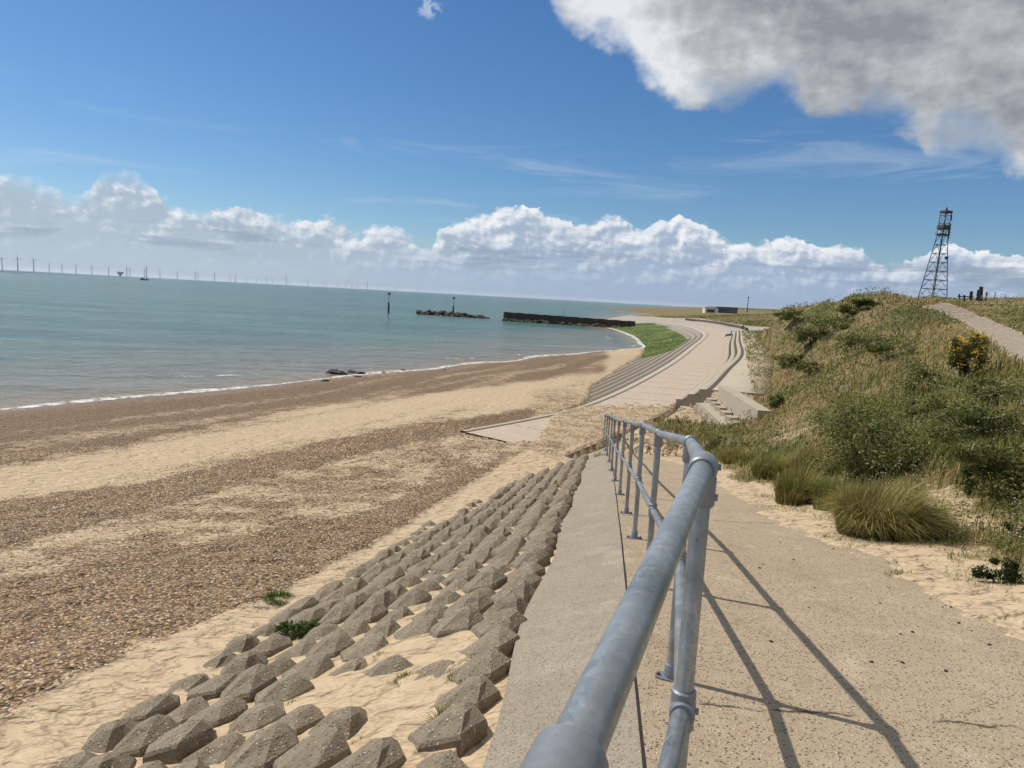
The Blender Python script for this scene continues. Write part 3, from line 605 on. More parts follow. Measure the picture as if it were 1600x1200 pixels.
for i, (x, Y, z, px, py, row) in enumerate(cand):
    sunk = random.uniform(-.025, .035)
    # sand-drowned patch close to the camera
    if 500 < px < 790 and py > 960+(790-px)*.3 and 1 <= row <= 4 and random.random() < .7: sunk = random.choice([.03, .07, .10, .13, .16])
    rzz = -hd+random.uniform(-.04, .04); sl = math.atan(.15)
    if i < 285:
        o = bpy.data.objects.new("revetment_block", random.choice(BM)); COL.objects.link(o)
        o.location = (x, Y, z-sunk-.05); o.rotation_euler = (-sl*.9+random.uniform(-.07, .07), random.uniform(-.07, .07), rzz)
        tag(o, "weathered hexagonal concrete block set in the sandy sloping revetment", "concrete block", "hexagonal blocks of the sloping revetment")
    else:
        me = random.choice(BM); mr = Matrix.Translation((x, Y, z-sunk-.05)) @ Matrix.Rotation(rzz, 4, 'Z') @ Matrix.Rotation(-sl, 4, 'X')
        stuffV.add([mr @ v.co for v in me.vertices], [tuple(p.vertices) for p in me.polygons])
if stuffV.v: tag(stuffV.build("revetment_blocks", M_block, smooth=False), "small distant hexagonal blocks at the foot of the ramp", "concrete blocks", None, 'stuff')
print("blocks", len(cand))

# ================================================================= RAILING
posts = [(-.50, -1.05), (.045, .475), (.446, 1.568), (.83, 3.17), (1.04, 4.83), (1.245, 6.5), (1.46, 8.25), (1.67, 10.1), (1.94, 12.35), (2.18, 14.45), (2.45, 16.7), (2.70, 18.9), (2.95, 21.1), (3.18, 23.3)]
topz = {0: 6.63, 1: 6.633, 2: 6.643, 3: 6.385}
def rz_(i): return topz.get(i, None) if i in topz else float(zr(posts[i][1]))+1.105
rail = empty("handrail", (posts[2][0], posts[2][1], float(zr(posts[2][1])))); tag(rail, "long galvanised tubular steel railing running down the ramp edge", "railing")
RO = Vector(rail.location)
tops = [Vector((x, y, rz_(i))) for i, (x, y) in enumerate(posts)]; bots = [Vector((x, y, float(zr(y))+.004)) for x, y in posts]
mids = [b.lerp(t, .5) for b, t in zip(bots, tops)]
def bend(pts, r=.05):
    out = [pts[0]]
    for i in range(1, len(pts)-1):
        a = (pts[i-1]-pts[i]).normalized(); b = (pts[i+1]-pts[i]).normalized()
        for t in (0, .25, .5, .75, 1): p0 = pts[i]+a*r; p2 = pts[i]+b*r; out.append((p0*(1-t)**2+pts[i]*2*t*(1-t)+p2*t*t))
    return out+[pts[-1]]
mb = MB(); mb.tube([p-RO for p in bend(tops, .06)], .0236, 28); mb.build("top_rail", M_galv, rail)
mb = MB(); mb.tube([p-RO for p in bend(mids, .03)], .0215, 24); mb.build("mid_rail", M_galv, rail)
for i in range(len(posts)):
    t, b, m_ = tops[i]-RO, bots[i]-RO, mids[i]-RO; mb = MB(); mb.tube([b+Vector((0, 0, .01)), t-Vector((0, 0, .02))], .0215, 20); po = mb.build("post", M_galv, rail)
    dirn = (tops[min(i+1, len(posts)-1)]-tops[max(i-1, 0)]).normalized(); d1 = (tops[min(i+1, len(posts)-1)]-tops[i]).normalized() if i < len(posts)-1 else dirn; d0 = (tops[i]-tops[i-1]).normalized() if i else dirn
    mb = MB(); pts = [t-d0*.055, t-d0*.05, t-d0*.02, t, t+d1*.02, t+d1*.05, t+d1*.055]; mb.tube(pts, [.028, .0325, .0325, .0325, .0325, .0325, .028], 24)
    mb.tube([t-Vector((0, 0, .025)), t-Vector((0, 0, .088)), t-Vector((0, 0, .093))], [.0305, .0305, .0265], 22)
    sd = Vector((dirn.y, -dirn.x, 0)).normalized()
    mb.tube([t-Vector((0, 0, .07))+sd*.026, t-Vector((0, 0, .07))+sd*.036], .008, 10); mb.tube([t+sd*.028+d1*.02, t+sd*.039+d1*.02], .008, 10)
    mb.build("rail_fitting", M_fit, po)
    dm = (mids[min(i+1, len(posts)-1)]-mids[max(i-1, 0)]).normalized()
    mb = MB(); mb.tube([m_-dm*.04, m_-dm*.036, m_+dm*.036, m_+dm*.04], [.026, .030, .030, .026], 22); mb.tube([m_-Vector((0, 0, .05)), m_-Vector((0, 0, .046)), m_+Vector((0, 0, .046)), m_+Vector((0, 0, .05))], [.025, .029, .029, .025], 22); mb.tube([m_+sd*.026, m_+sd*.037], .008, 10); mb.build("mid_fitting", M_fit, po)
    # base flange with two lugs
    mb = MB(); dr = Vector((d1.x, d1.y, 0)).normalized(); V = []
    for zz in (0, .008):
        for k in range(20):
            th = 2*math.pi*k/20; V.append(b+sd*math.cos(th)*(.075)+dr*math.sin(th)*.042+Vector((0, 0, zz)))
    mb.add(V, [tuple(reversed(range(20))), tuple(range(20, 40))]+[(k, (k+1) % 20, 20+(k+1) % 20, 20+k) for k in range(20)])
    mb.tube([b+Vector((0, 0, .008)), b+Vector((0, 0, .07)), b+Vector((0, 0, .074))], [.031, .0295, .026], 20)
    fl = mb.build("base_flange", M_fit, po); mb = MB()
    for s_ in (-1, 1): mb.tube([b+sd*s_*.057+Vector((0, 0, .008)), b+sd*s_*.057+Vector((0, 0, .02))], .0095, 6)
    mb.build("bolts", M_bolt, po)

# ================================================================= SEA THINGS
def turbine_mesh(a):
    mb = MB(); mb.tube([(0, 0, -2), (0, 0, 75)], [3.4, 2.0], 8); mb.box((0, 1.5, 76.5), (4, 10, 4)); mb.ball((0, -4.5, 76.5), 2.2, 6, 4)
    for k in range(3):
        th = a+k*2*math.pi/3; d = Vector((math.cos(th), 0, math.sin(th))); c = Vector((0, -5, 76.5)); mb.tube([c+d*1.5, c+d*9, c+d*30], [.9, 1.0, .35], 5)
    me = mb.mesh("wind_turbine"); me.materials.append(M_turb); return me
TM = [turbine_mesh(random.uniform(0, 2)) for _ in range(5)]
tl_ = [(3.5, 17), (28, 19), (53, 18), (77, 13), (97, 13), (119, 13), (143.5, 13), (170, 13), (198, 14), (203, 12), (226, 13), (229, 17), (250, 12.5), (277, 12), (305, 13), (309.5, 11), (335, 13), (359.5, 9), (368, 12), (387, 9), (401, 9), (417, 11), (426, 9), (447, 15), (452, 8), (481, 12), (505, 9), (510, 9), (527, 8), (541, 10), (549, 8), (559, 9), (574, 12), (589, 7.5), (620, 11), (653, 9)]
for x, h in tl_:
    D = 76*FPX/h*1.12; d = ray(x, 421+.0539*x); hlen = math.hypot(d[0], d[1]); o = bpy.data.objects.new("wind_turbine", random.choice(TM)); COL.objects.link(o)
    o.location = (d[0]/hlen*D, d[1]/hlen*D, 0); o.rotation_euler = (0, 0, math.radians(random.uniform(10, 40))); tag(o, "distant three-bladed wind turbine on the sea horizon", "wind turbine", "wind turbines along the sea horizon")
def onsea(px, D): d = ray(px, 421+.0539*px); h = math.hypot(d[0], d[1]); return (d[0]/h*D, d[1]/h*D, 0.)
pf = empty("offshore_platform", onsea(188, 5200)); tag(pf, "offshore substation platform like an inverted cone among the turbines", "platform")
mb = MB(); mb.tube([(0, 0, -1), (0, 0, 12), (0, 0, 16)], [4, 4, 7], 8); mb.build("support", M_turb, pf); mb = MB(); mb.box((0, 0, 26), (28, 22, 14)); mb.box((0, 0, 15), (16, 14, 8)); mb.build("topside", M_turb, pf, smooth=False)
bo = empty("ship", onsea(225.5, 1900)); tag(bo, "small dark workboat in front of the wind turbines", "boat"); bo.rotation_euler = (0, 0, .35)
mb = MB(); V = [(-9, -2, 2.4), (-9, 2, 2.4), (5, 2.2, 2.4), (10, 0, 3.4), (5, -2.2, 2.4), (-8.5, -1.5, -.3), (-8.5, 1.5, -.3), (4, 1.5, -.3), (8, 0, -.3), (4, -1.5, -.3)]
mb.add(V, [(0, 1, 2, 3, 4)[::-1], (5, 6, 7, 8, 9), (0, 5, 6, 1)[::-1], (1, 6, 7, 2)[::-1], (2, 7, 8, 3)[::-1], (3, 8, 9, 4)[::-1], (4, 9, 5, 0)[::-1]]); mb.build("hull", M_hull, bo, smooth=False)
mb = MB(); mb.box((-4, 0, 3.8), (5, 3, 3)); mb.tube([(-4, 0, 5), (-4, 0, 8)], .2, 6); mb.build("wheelhouse", M_hull, bo, smooth=False)
# low sand bar near the horizon
mb = MB(); pts = [atz(-150, 417, 0), atz(0, 424.5, 0), atz(100, 429, 0), atz(235, 435.5, 0)]; pts = [Vector((p[0], p[1], 0)) for p in pts]
mb.tube([pts[0], pts[1], pts[2], pts[3]], [5, 5, 3.5, .6], 10); bar = mb.build("sand_bar", M_rock); bar.scale = (1, 1, .28); tag(bar, "thin dark sand bar lying far out on the sea", None, None, 'structure')
def beacon(px, yb, ht, label, lo):
    p = atz(px, yb, 0); r = empty("channel_marker", tuple(p)); tag(r, label, "channel marker", "sea markers near the rock island")
    mb = MB(); mb.tube([(0, 0, -2), (0, 0, ht*.52)], [.30, .26], 10); mb.build("pile", M_dark, r)
    mb = MB(); mb.tube([(0, 0, ht*.52), (0, 0, ht*.93)], [.09, .07], 8); mb.build("pole", M_steel, r)
    mb = MB(); mb.box((0, 0, ht*.91), (1.25, 1.25, .12)); mb.tube([(0, 0, ht*.92), (0, 0, ht*1.04)], [.5, .04], 4); mb.build("topmark", M_mark, r, smooth=False)
beacon(607, 489.5, 6.3, "tall beacon standing alone in open water left of the rocks", 0); beacon(708, 492, 6.0, "beacon rising from behind the low rock island", 0)
def boulder_meshes(n, m_, nm):
    out = []
    for _ in range(n):
        mb = MB(); mb.ball((0, 0, 0), 1, 7, 5, (1, random.uniform(.7, 1), random.uniform(.55, .8)), .16); me = mb.mesh(nm, False); me.materials.append(m_); out.append(me)
    return out
RB = boulder_meshes(6, M_rock, "boulder"); RG = boulder_meshes(6, M_rockg, "boulder"); BB = boulder_meshes(4, M_black, "rock")
def put_rock(me, x, y, z, s, label, grp, cat="rock", name="boulder"):
    o = bpy.data.objects.new(name, me); COL.objects.link(o); o.location = (x, y, z); s = s*random.uniform(.8, 1.2); o.scale = (s, s*random.uniform(.8, 1), s*random.uniform(.7, 1)); o.rotation_euler = (random.uniform(-.3, .3), random.uniform(-.3, .3), random.uniform(0, 6)); tag(o, label, cat, grp); return o
pa, pb = atz(652, 491, 0), atz(762, 498, 0)
for i in range(95):
    t = random.random()**.9; q = pa*(1-t)+pb*t; w = 3.2*math.sin(math.pi*min(1, t*.92+.07))**.6; yy = random.uniform(-1, 1); hh = (1-abs(yy))*1.5*math.sin(math.pi*min(.98, t*.88+.1))**.5
    put_rock(random.choice(RB), q[0], q[1]+1.5+yy*w, hh-.3, random.uniform(.7, 1.15), "brown armour stone piled in the low rock island out at sea", "armour stones of the rock island")
# groyne
ga, gb = np.array([-3.5, 208]), np.array([33., 195.]); gd = gb-ga; gl = np.linalg.norm(gd); gd = gd/gl; gn = np.array([-gd[1], gd[0]])
gro = empty("groyne_wall", (float(ga[0]), float(ga[1]), 0)); tag(gro, "long dark sheet-pile groyne wall running out from the algae slope", "groyne")
V = []; ng = 60
for i in range(ng+1):
    s_ = gl*i/ng; wob = .18*(i % 2); ztop = 2.55+.05*math.sin(i)-.4*(i/ng)
    for d, z in ((-.3-wob, -2), (-.3-wob, ztop), (.5, ztop), (.5, -2)): V.append((gd[0]*s_+gn[0]*d, gd[1]*s_+gn[1]*d, z))
mb = MB(); mb.add(V, [(i*4+k, i*4+k+1, i*4+5+k, i*4+4+k) for i in range(ng) for k in range(3)]+[(3, 2, 1, 0), (ng*4, ng*4+1, ng*4+2, ng*4+3)]); mb.build("sheet_piling", M_wood, gro, smooth=False)
mb = MB(); mb.tube([(gd[0]*gl*.47, gd[1]*gl*.47, 2.2), (gd[0]*gl*.47, gd[1]*gl*.47, 4.6)], .06, 6); mb.build("pole", M_steel, gro)
for i in range(105):
    s_ = random.uniform(.5, gl-3); d = random.uniform(.6, 2.6); q = ga+gd*s_-gn*d
    put_rock(random.choice(RG), q[0], q[1], .75-.35*d+random.uniform(-.1, .1), random.uniform(.45, .8), "weedy boulder dumped along the foot of the dark groyne wall", "boulders at the foot of the groyne")
# black rocks at the water's edge
for px, py, s, lab in ((526, 583, 1.0, "largest flat black rock in the shallows at the water's edge"), (550, 581, .5, "low black rock just behind the largest one in the shallows"), (562, 583, .45, "rounded black rock at the right end of the shallows cluster"), (559, 590, .35, "small black rock lying alone on the wet sand"), (508, 597, .3, "dark stone in the foam left of the black rocks"), (630, 578, .22, "small dark stone on the foam line right of the black rocks"), (695, 580, .2, "single dark stone on the brown beach near the foam"), (600, 581, .2, "little wet rock between the cluster and the foam line")):
    p = atz(px, py, 0.05); o = put_rock(random.choice(BB), p[0], p[1], max(.0, gz(p[0], p[1]))+.04, s, lab, None, "rock", "rock"); o.scale = (s*1.1, s*.7, s*.38); o.rotation_euler = (random.uniform(-.08, .08), random.uniform(-.08, .08), random.uniform(-.4, .4))

# ================================================================= FAR LAND THINGS
def bbox(nm, m_, par, c, d, rz=0): mb = MB(); mb.box(c, d, rz); return mb.build(nm, m_, par, smooth=False)
def onland(px, Y): p = atY(px, 480, Y); return p[0]
x0 = onland(1111, 330); zc = atY(1111, 489.5, 330)[2]
b = empty("kiosk", (x0, 330, zc)); tag(b, "small cream flat-roofed kiosk with a dark opening on the far shore", "building")
bbox("wall", M_cream, b, (0, 2.5, 1.25), (5.2, 4.6, 2.6)); bbox("roof", M_cream, b, (0, 2.4, 2.66), (5.6, 5.2, .2)); bbox("window", M_olive, b, (.1, .15, 1.1), (3.4, .12, 1.2))
x0 = onland(1138, 335); zc = atY(1138, 489.5, 335)[2]
b = empty("shelter_building", (x0, 335, zc)); tag(b, "long grey low building beside the cream kiosk", "building")
bbox("wall", M_grey, b, (0, 2.5, 1.3), (9.2, 4.6, 2.6)); bbox("roof", M_grey, b, (0, 2.4, 2.72), (9.9, 5.2, .22)); bbox("shutter", M_shut, b, (-1.5, .15, 1.05), (4.4, .12, 1.8))
x0, z0 = onland(1168, 330), atY(1168, 485, 330)[2]
b = empty("mast", (x0, 330, z0)); tag(b, "slim dark mast standing on the far embankment", "mast"); mb = MB(); mb.tube([(0, 0, -1), (0, 0, 6.3)], [.22, .12], 6); mb.build("pole", M_dark, b); mb = MB(); mb.box((0, 0, 6), (.5, .3, .7)); mb.build("lamp_head", M_dark, b)
rl = empty("promenade_railing", (onland(1150, 360), 360, 0)); tag(rl, "thin grey railing along the top of the far embankment", "railing"); mbp = MB(); mbr = MB(); ox = rl.location
pts = []
for px in np.linspace(1104, 1215, 24): p = atY(px, 478.2+(px-1104)*.05, 360+0*(px-1104)); pts.append(Vector(p)-ox)
mbr.tube([p+Vector((0, 0, .0)) for p in pts], .07, 5); mbr.tube([p-Vector((0, 0, .5)) for p in pts], .05, 5); mbr.build("rail", M_steel, rl)
for p in pts: mb = MB(); mb.tube([p-Vector((0, 0, 1.6)), p], .07, 5); mb.build("post", M_steel, rl)
# lattice tower
TB = atY(1455, 478, 228); tw_ = empty("lattice_tower", tuple(TB)); tag(tw_, "tall steel lattice tower with platforms behind the gravel path crest", "tower"); tw_.rotation_euler = (0, math.radians(2.3), math.radians(12))
def wth(z): return 3.05-z*(3.05-1.05)/22.2 if z < 22.2 else 1.05
lv = [-2, 2.6, 5.4, 8.2, 11, 13.8, 16.6, 19.4, 22.2]; cs = [(-1, -1), (1, -1), (1, 1), (-1, 1)]
for c in cs: mb = MB(); mb.tube([(c[0]*wth(-2), c[1]*wth(-2), -2), (c[0]*wth(22.2), c[1]*wth(22.2), 22.2), (c[0]*1.05, c[1]*1.05, 30)], [.14, .11, .09], 6); mb.build("leg", M_steel, tw_)
for a_, b_ in zip(lv[:-1], lv[1:]):
    mb = MB()
    for k in range(4):
        c, d = cs[k], cs[(k+1) % 4]; wa_, wb_ = wth(a_), wth(b_); A0 = Vector((c[0]*wa_, c[1]*wa_, a_)); B0 = Vector((d[0]*wa_, d[1]*wa_, a_)); A1 = Vector((c[0]*wb_, c[1]*wb_, b_)); B1 = Vector((d[0]*wb_, d[1]*wb_, b_))
        mb.tube([A1, B1], .09, 5); mid = (A1+B1)/2; mb.tube([A0, mid], .055, 4); mb.tube([B0, mid], .055, 4); mb.tube([(A0+mid)/2, (A0+A1)/2], .04, 4); mb.tube([(B0+mid)/2, (B0+B1)/2], .04, 4)
    mb.build("bracing", M_steel, tw_)
mb = MB()
for k in range(4):
    c, d = cs[k], cs[(k+1) % 4]
    for a_, b_ in ((22.2, 24), (24, 26), (26, 28.5)): mb.tube([(c[0]*1.05, c[1]*1.05, a_), (d[0]*1.05, d[1]*1.05, b_)], .06, 4); mb.tube([(c[0]*1.05, c[1]*1.05, b_), (d[0]*1.05, d[1]*1.05, b_)], .07, 4)
mb.build("upper_bracing", M_steel, tw_)
mb = MB(); mb.box((0, 0, 25.0), (2.7, 2.7, .9)); mb.box((0, 0, 24.4), (3.0, 3.0, .12)); mb.build("platform", M_olive, tw_, smooth=False)
mb = MB(); mb.box((0, 0, 22.6), (3.0, 3.0, .12))
for z in (23.3, 22.6):
    for k in range(4): c, d = cs[k], cs[(k+1) % 4]; mb.tube([(c[0]*1.6, c[1]*1.6, z), (d[0]*1.6, d[1]*1.6, z)], .06, 4)
mb.build("lower_platform", M_steel, tw_, smooth=False)
mb = MB(); mb.box((0, 0, 29.6), (2.5, 2.5, .7)); mb.tube([(0, 0, 30), (0, 0, 31)], [.35, .2], 6); mb.build("head_platform", M_red, tw_, smooth=False)
mb = MB(); mb.tube([(-2.0, -.6, 22.9), (-2.4, -.6, 22.9)], [.45, .12], 10); mb.build("dish", M_white, tw_)
mb = MB(); mb.tube([(1.25, -1.2, 21), (1.25, -1.2, 26)], .16, 5); mb.build("aerial", M_steel, tw_); mb = MB(); mb.tube([(1.25, -1.2, 27), (1.0, -1.2, 29)], .16, 5); mb.build("aerial", M_steel, tw_); mb = MB(); mb.tube([(1.9, -1, 15), (1.9, -1, 15.8)], .5, 6); mb.build("drum_aerial", M_steel, tw_)
# old timber fence on the bank
def wpost(px, py, Y, h, w, lab, tilt=0, nm="timber_post", m_=None):
    p = atY(px, py, Y); mb = MB(); mb.box((0, 0, h/2-.3), (w, w*.8, h+.6), 0, Matrix.Rotation(tilt, 3, 'Y'), .93); o = mb.build(nm, m_ or M_dark, None, tuple(p), smooth=False); return tag(o, lab, "post", "old timber posts beside the path")
Yf = 52.
fe = empty("broken_fence", tuple(atY(1503, 471, Yf))); tag(fe, "low broken timber fence of two leaning posts and a rail", "fence")
fo = Vector(fe.location)
for px, py, h, w in ((1498.5, 471, .52, .07), (1506.5, 469, .36, .09)): p = Vector(atY(px, py, Yf))-fo; mb = MB(); mb.box(p+Vector((0, 0, h/2-.1)), (w, w, h+.25), 0, Matrix.Rotation(-.12, 3, 'Y')); mb.build("post", M_dark, fe, smooth=False)
pa_, pb_ = Vector(atY(1496.5, 463, Yf))-fo, Vector(atY(1521, 464, Yf))-fo; mb = MB(); mb.tube([pa_, pb_], .04, 5); mb.build("rail", M_dark, fe)
wpost(1516.5, 467, Yf, .55, .17, "short thick dark post at the right end of the broken fence")
wpost(1531.5, 467, Yf, .88, .21, "tallest dark timber post of the group on the bank", -.05); wpost(1527, 466, Yf+.2, .62, .12, "narrow dark post leaning on the tallest one")
wpost(1541.2, 462.5, Yf, .28, .09, "small stub post right of the tallest timber post"); wpost(1554, 465.5, Yf, .42, .045, "thin stake standing in the long grass"); wpost(1570, 468, Yf, .38, .04, "second thin stake further right in the grass"); wpost(1587, 471, Yf, .36, .045, "rightmost thin stake low in the flowers")

# ================================================================= PEOPLE (tiny, seated on the steps)
def skin_body(name, verts, edges, radii, m_, par, sub=1):
    me = bpy.data.meshes.new(name); me.from_pydata(verts, edges, []); o = link(name, me, m_, par)
    md = o.modifiers.new('s', 'SKIN'); sv = me.skin_vertices[0].data
    for i, r in enumerate(radii): sv[i].radius = (r, r*.85)
    sv[0].use_root = True; o.modifiers.new('d', 'SUBSURF').levels = sub; o.modifiers['d'].render_levels = sub; return o
def person(loc, rz, lab, top_m, leg_m, recline=0.):
    r = empty("person", loc, rz); tag(r, lab, "person"); k = recline
    # facing -Y, seat at z=0
    hip = (0, 0, .12); ch = (0, .05+.22*k, .42-.06*k); nk = (0, .04+.32*k, .60-.1*k); hd_ = (0, .0+.34*k, .76-.1*k)
    V = [hip, ch, nk, hd_, (.19, ch[1], ch[2]+.1), (.27, .02+.25*k, .28-.1*k), (.16, -.22+.5*k, .16), (-.19, ch[1], ch[2]+.1), (-.27, .02+.25*k, .28-.1*k), (-.16, -.22+.5*k, .16),
         (.1, -.02, .1), (.16, -.45, .30-.12*k), (.14, -.62-.25*k, -.22+.05*k), (.15, -.78-.25*k, -.27+.05*k), (-.1, -.02, .1), (-.16, -.45, .30-.12*k), (-.14, -.62-.25*k, -.22+.05*k), (-.15, -.78-.25*k, -.27+.05*k)]
    E_ = [(0, 1), (1, 2), (2, 3), (1, 4), (4, 5), (5, 6), (1, 7), (7, 8), (8, 9), (0, 10), (10, 11), (11, 12), (12, 13), (0, 14), (14, 15), (15, 16), (16, 17)]
    Rr = [.15, .15, .06, .10, .065, .045, .035, .065, .045, .035, .1, .075, .05, .04, .1, .075, .05, .04]
    skin_body("body", V, E_, Rr, M_skin, r)
    skin_body("top", [hip, ch, (0, nk[1], nk[2]-.05), V[4], V[5], (V[6][0]*1.05, V[6][1]*.8, V[6][2]), V[7], V[8], (V[9][0]*1.05, V[9][1]*.8, V[9][2])], [(0, 1), (1, 2), (1, 3), (3, 4), (4, 5), (1, 6), (6, 7), (7, 8)], [.18, .18, .08, .085, .06, .05, .085, .06, .05], top_m, r)
    skin_body("trousers", [hip, V[10], V[11], V[12], V[14], V[15], V[16]], [(0, 1), (1, 2), (2, 3), (0, 4), (4, 5), (5, 6)], [.18, .12, .095, .07, .12, .095, .07], leg_m, r)
    mb = MB(); mb.ball((0, hd_[1]+.02, hd_[2]+.03), .118, 10, 7, (1, 1.05, 1)); mb.build("hair", M_hair, r)
i7 = st(6.75); pp_ = atz(1161, 513.5, 3.2); person((float(pp_[0]), float(pp_[1]), 3.18), math.radians(-10), "person in dark navy clothes sitting on the upper terrace wall", M_navy, M_navy)
pp_ = atz(1140, 524.5, 2.5); person((float(pp_[0]), float(pp_[1]), 2.52), math.radians(-68), "person in pale top and black trousers lying back on the lowest step", M_pale, M_blackc, .9)

# ================================================================= VEGETATION
def blades(n_az, lr, az, H_, W_, C, lean=.35, seg2=True):
    """build grass blades at polar positions"""
    n_ = len(lr); r = np.exp(lr); x = r*np.sin(az); y = r*np.cos(az); z = gsample(GZ, lr, az)-.02
    return blade_arr(x, y, z, H_, W_, C, lean)
def blade_arr(x, y, z, H_, W_, C, lean, wind=(.25, -.1), dirs=None):
    n_ = len(x); th = rng.uniform(0, 2*np.pi, n_); ld = rng.uniform(0, 2*np.pi, n_) if dirs is None else dirs; L = H_*lean*rng.uniform(.2, 1.6, n_)
    lx = np.cos(ld)*L+wind[0]*H_*.5; ly = np.sin(ld)*L+wind[1]*H_*.5; wx = np.cos(th)*W_/2; wy = np.sin(th)*W_/2
    b0 = np.stack([x-wx, y-wy, z], -1); b1 = np.stack([x+wx, y+wy, z], -1); mx, my = x+lx*.35, y+ly*.35
    m0 = np.stack([mx-wx*.8, my-wy*.8, z+H_*.6], -1); m1 = np.stack([mx+wx*.8, my+wy*.8, z+H_*.6], -1); t = np.stack([x+lx, y+ly, z+H_*(1-.25*np.minimum(L/H_, 1))], -1)
    V = np.stack([b0, b1, m0, m1, t], 1).reshape(-1, 3); i = np.arange(n_)*5
    return V, np.stack([i, i+1, i+3, i+2], -1), np.stack([i+2, i+3, i+4], -1), np.repeat(C, 5, 0)
def sample_polar(n_, a0, a1, r0, r1): return rng.uniform(math.log(r0), math.log(r1), n_), rng.uniform(math.radians(a0), math.radians(a1), n_)
def zone(x, y):
    """0..1 greenness, dryness pattern of the bank"""
    return fbm(x*.33, y*.22, 81, 4), fbm(x*1.1, y*.8, 91, 4)
lr, az = sample_polar(330000, 4, 62, 4.0, 330)
vg = gsample(VEG, lr, az); r = np.exp(lr); x = r*np.sin(az); y = r*np.cos(az); zz = gsample(GZ, lr, az); px, py = project(x, y, zz)
z1, z2 = zone(x, y)
keep = (vg > rng.uniform(.15, .9, len(lr)))
def pb_(cx, cy, rx, ry): return np.exp(-((px-cx)/rx)**2-((py-cy)/ry)**2)
thin = np.clip(.9*pb_(1250, 665, 70, 30)+.8*pb_(1500, 800, 120, 45)+.7*pb_(1480, 880, 150, 40)+.5*pb_(1180, 600, 30, 30), 0, .93)
keep &= rng.uniform(0, 1, len(lr)) > thin
lr, az, r, x, y, z1, z2, px, py = [a[keep] for a in (lr, az, r, x, y, z1, z2, px, py)]; n_ = len(lr); print("blades", n_)
def pbk(cx, cy, rx, ry): return np.exp(-((px-cx)/rx)**2-((py-cy)/ry)**2)
dry = .72*sst(.49, .68, z1+(z2-.5)*.35)+.9*pbk(1480, 520, 60, 28)+.7*pbk(1250, 640, 60, 30)+.6*pbk(1400, 470, 40, 12)+.5*pbk(1200, 580, 40, 40)-.7*pbk(1350, 620, 90, 40)-.9*pbk(1560, 700, 120, 50)-.5*pbk(1300, 500, 90, 25)-.9*pbk(1590, 500, 60, 22)-.5*pbk(1180, 705, 60, 16)
dry = np.clip(dry, 0, 1); rnd = rng.uniform(0, 1, n_)
gC = np.array([.17, .185, .045]); dC = np.array([.10, .115, .03]); tC = np.array([.50, .36, .17]); oC = np.array([.38, .33, .11])
C = np.where((rnd < dry)[:, None], tC, np.where((rng.uniform(0, 1, n_) < .35)[:, None], oC, np.where((z2 > .52)[:, None], dC*1.5, gC)))
C = C*rng.uniform(.6, 1.35, (n_, 1)); H_ = (.08+.21*z2*rng.uniform(.5, 1.3, n_))*np.where(r < 9, .75, 1)*(1+.25*dry); H_ = np.where(px > 1490, H_*np.where(py < 520, .55, 1), H_)
H_ = np.where(x < XV(y)+1.0, H_*.45, H_); W_ = np.maximum(.0055, r*.0011)*rng.uniform(.7, 1.4, n_)
V, Fq, Ft, C5 = blades(n_, lr, az, H_, W_, C)
gme = npmesh("bank_grass", V, [Fq, Ft], False, {'Col': C5}); tag(link("bank_grass", gme, M_leaf), "dry and green long grass covering the bank", "grass", None, 'stuff')
# leafy ground cover + flowers, one object each
def leaf_quads(x, y, z, s, C, flat=.5):
    n_ = len(x); u = rng.normal(size=(n_, 3)); u[:, 2] *= flat; u /= np.linalg.norm(u, axis=1)[:, None]; w = rng.normal(size=(n_, 3)); w -= (w*u).sum(1)[:, None]*u; w /= np.linalg.norm(w, axis=1)[:, None]
    c = np.stack([x, y, z], -1); s = s[:, None]
    V = np.stack([c-u*s, c-w*s*.45, c+u*s, c+w*s*.45], 1).reshape(-1, 3); i = np.arange(n_)*4
    return V, np.stack([i, i+1, i+2, i+3], -1), np.repeat(C, 4, 0)
lr, az = sample_polar(230000, 6, 60, 5, 200); vg = gsample(VEG, lr, az); r = np.exp(lr); x = r*np.sin(az); y = r*np.cos(az); z = gsample(GZ, lr, az); q1 = fbm(x*.55+40, y*.38, 111, 4); q2 = fbm(x*1.7, y*1.7, 121, 3); px, py = project(x, y, z)
q1 = q1+.10*np.exp(-((px-1550)/110)**2-((py-660)/70)**2)+.07*np.exp(-((px-1330)/110)**2-((py-510)/35)**2)-.1*np.exp(-((px-1480)/60)**2-((py-520)/28)**2)
k = (vg > .6) & (q1+.25*(q2-.5) > .50) & ~((py < 530) & (px > 1500)); h = np.clip((q1-.46)*2.2, .04, .40)
lr, az, r, x, y, z, h = [a[k] for a in (lr, az, r, x, y, z, h)]; n_ = len(r); print("leaves", n_)
C = np.where((rng.uniform(0, 1, n_) < .6)[:, None], [.13, .15, .045], [.22, .23, .08])*rng.uniform(.6, 1.5, (n_, 1)); C = np.where((rng.uniform(0, 1, n_) < .15)[:, None], [.28, .22, .10], C)
V, Fq, C4 = leaf_quads(x, y, z+h*rng.uniform(.1, 1, n_)**.7, np.maximum(.016, r*.0013)*rng.uniform(.7, 1.5, n_), C)
tag(link("bank_scrub", npmesh("bank_scrub", V, Fq, False, {'Col': C4}), M_leaf), "low leafy scrub spreading through the grass on the bank", "scrub", None, 'stuff')
lr, az = sample_polar(16000, 8, 45, 6, 150); vg = gsample(VEG, lr, az); r = np.exp(lr); x = r*np.sin(az); y = r*np.cos(az); z = gsample(GZ, lr, az); q = fbm(x*.5+7, y*.4, 131, 4); px, py = project(x, y, z)
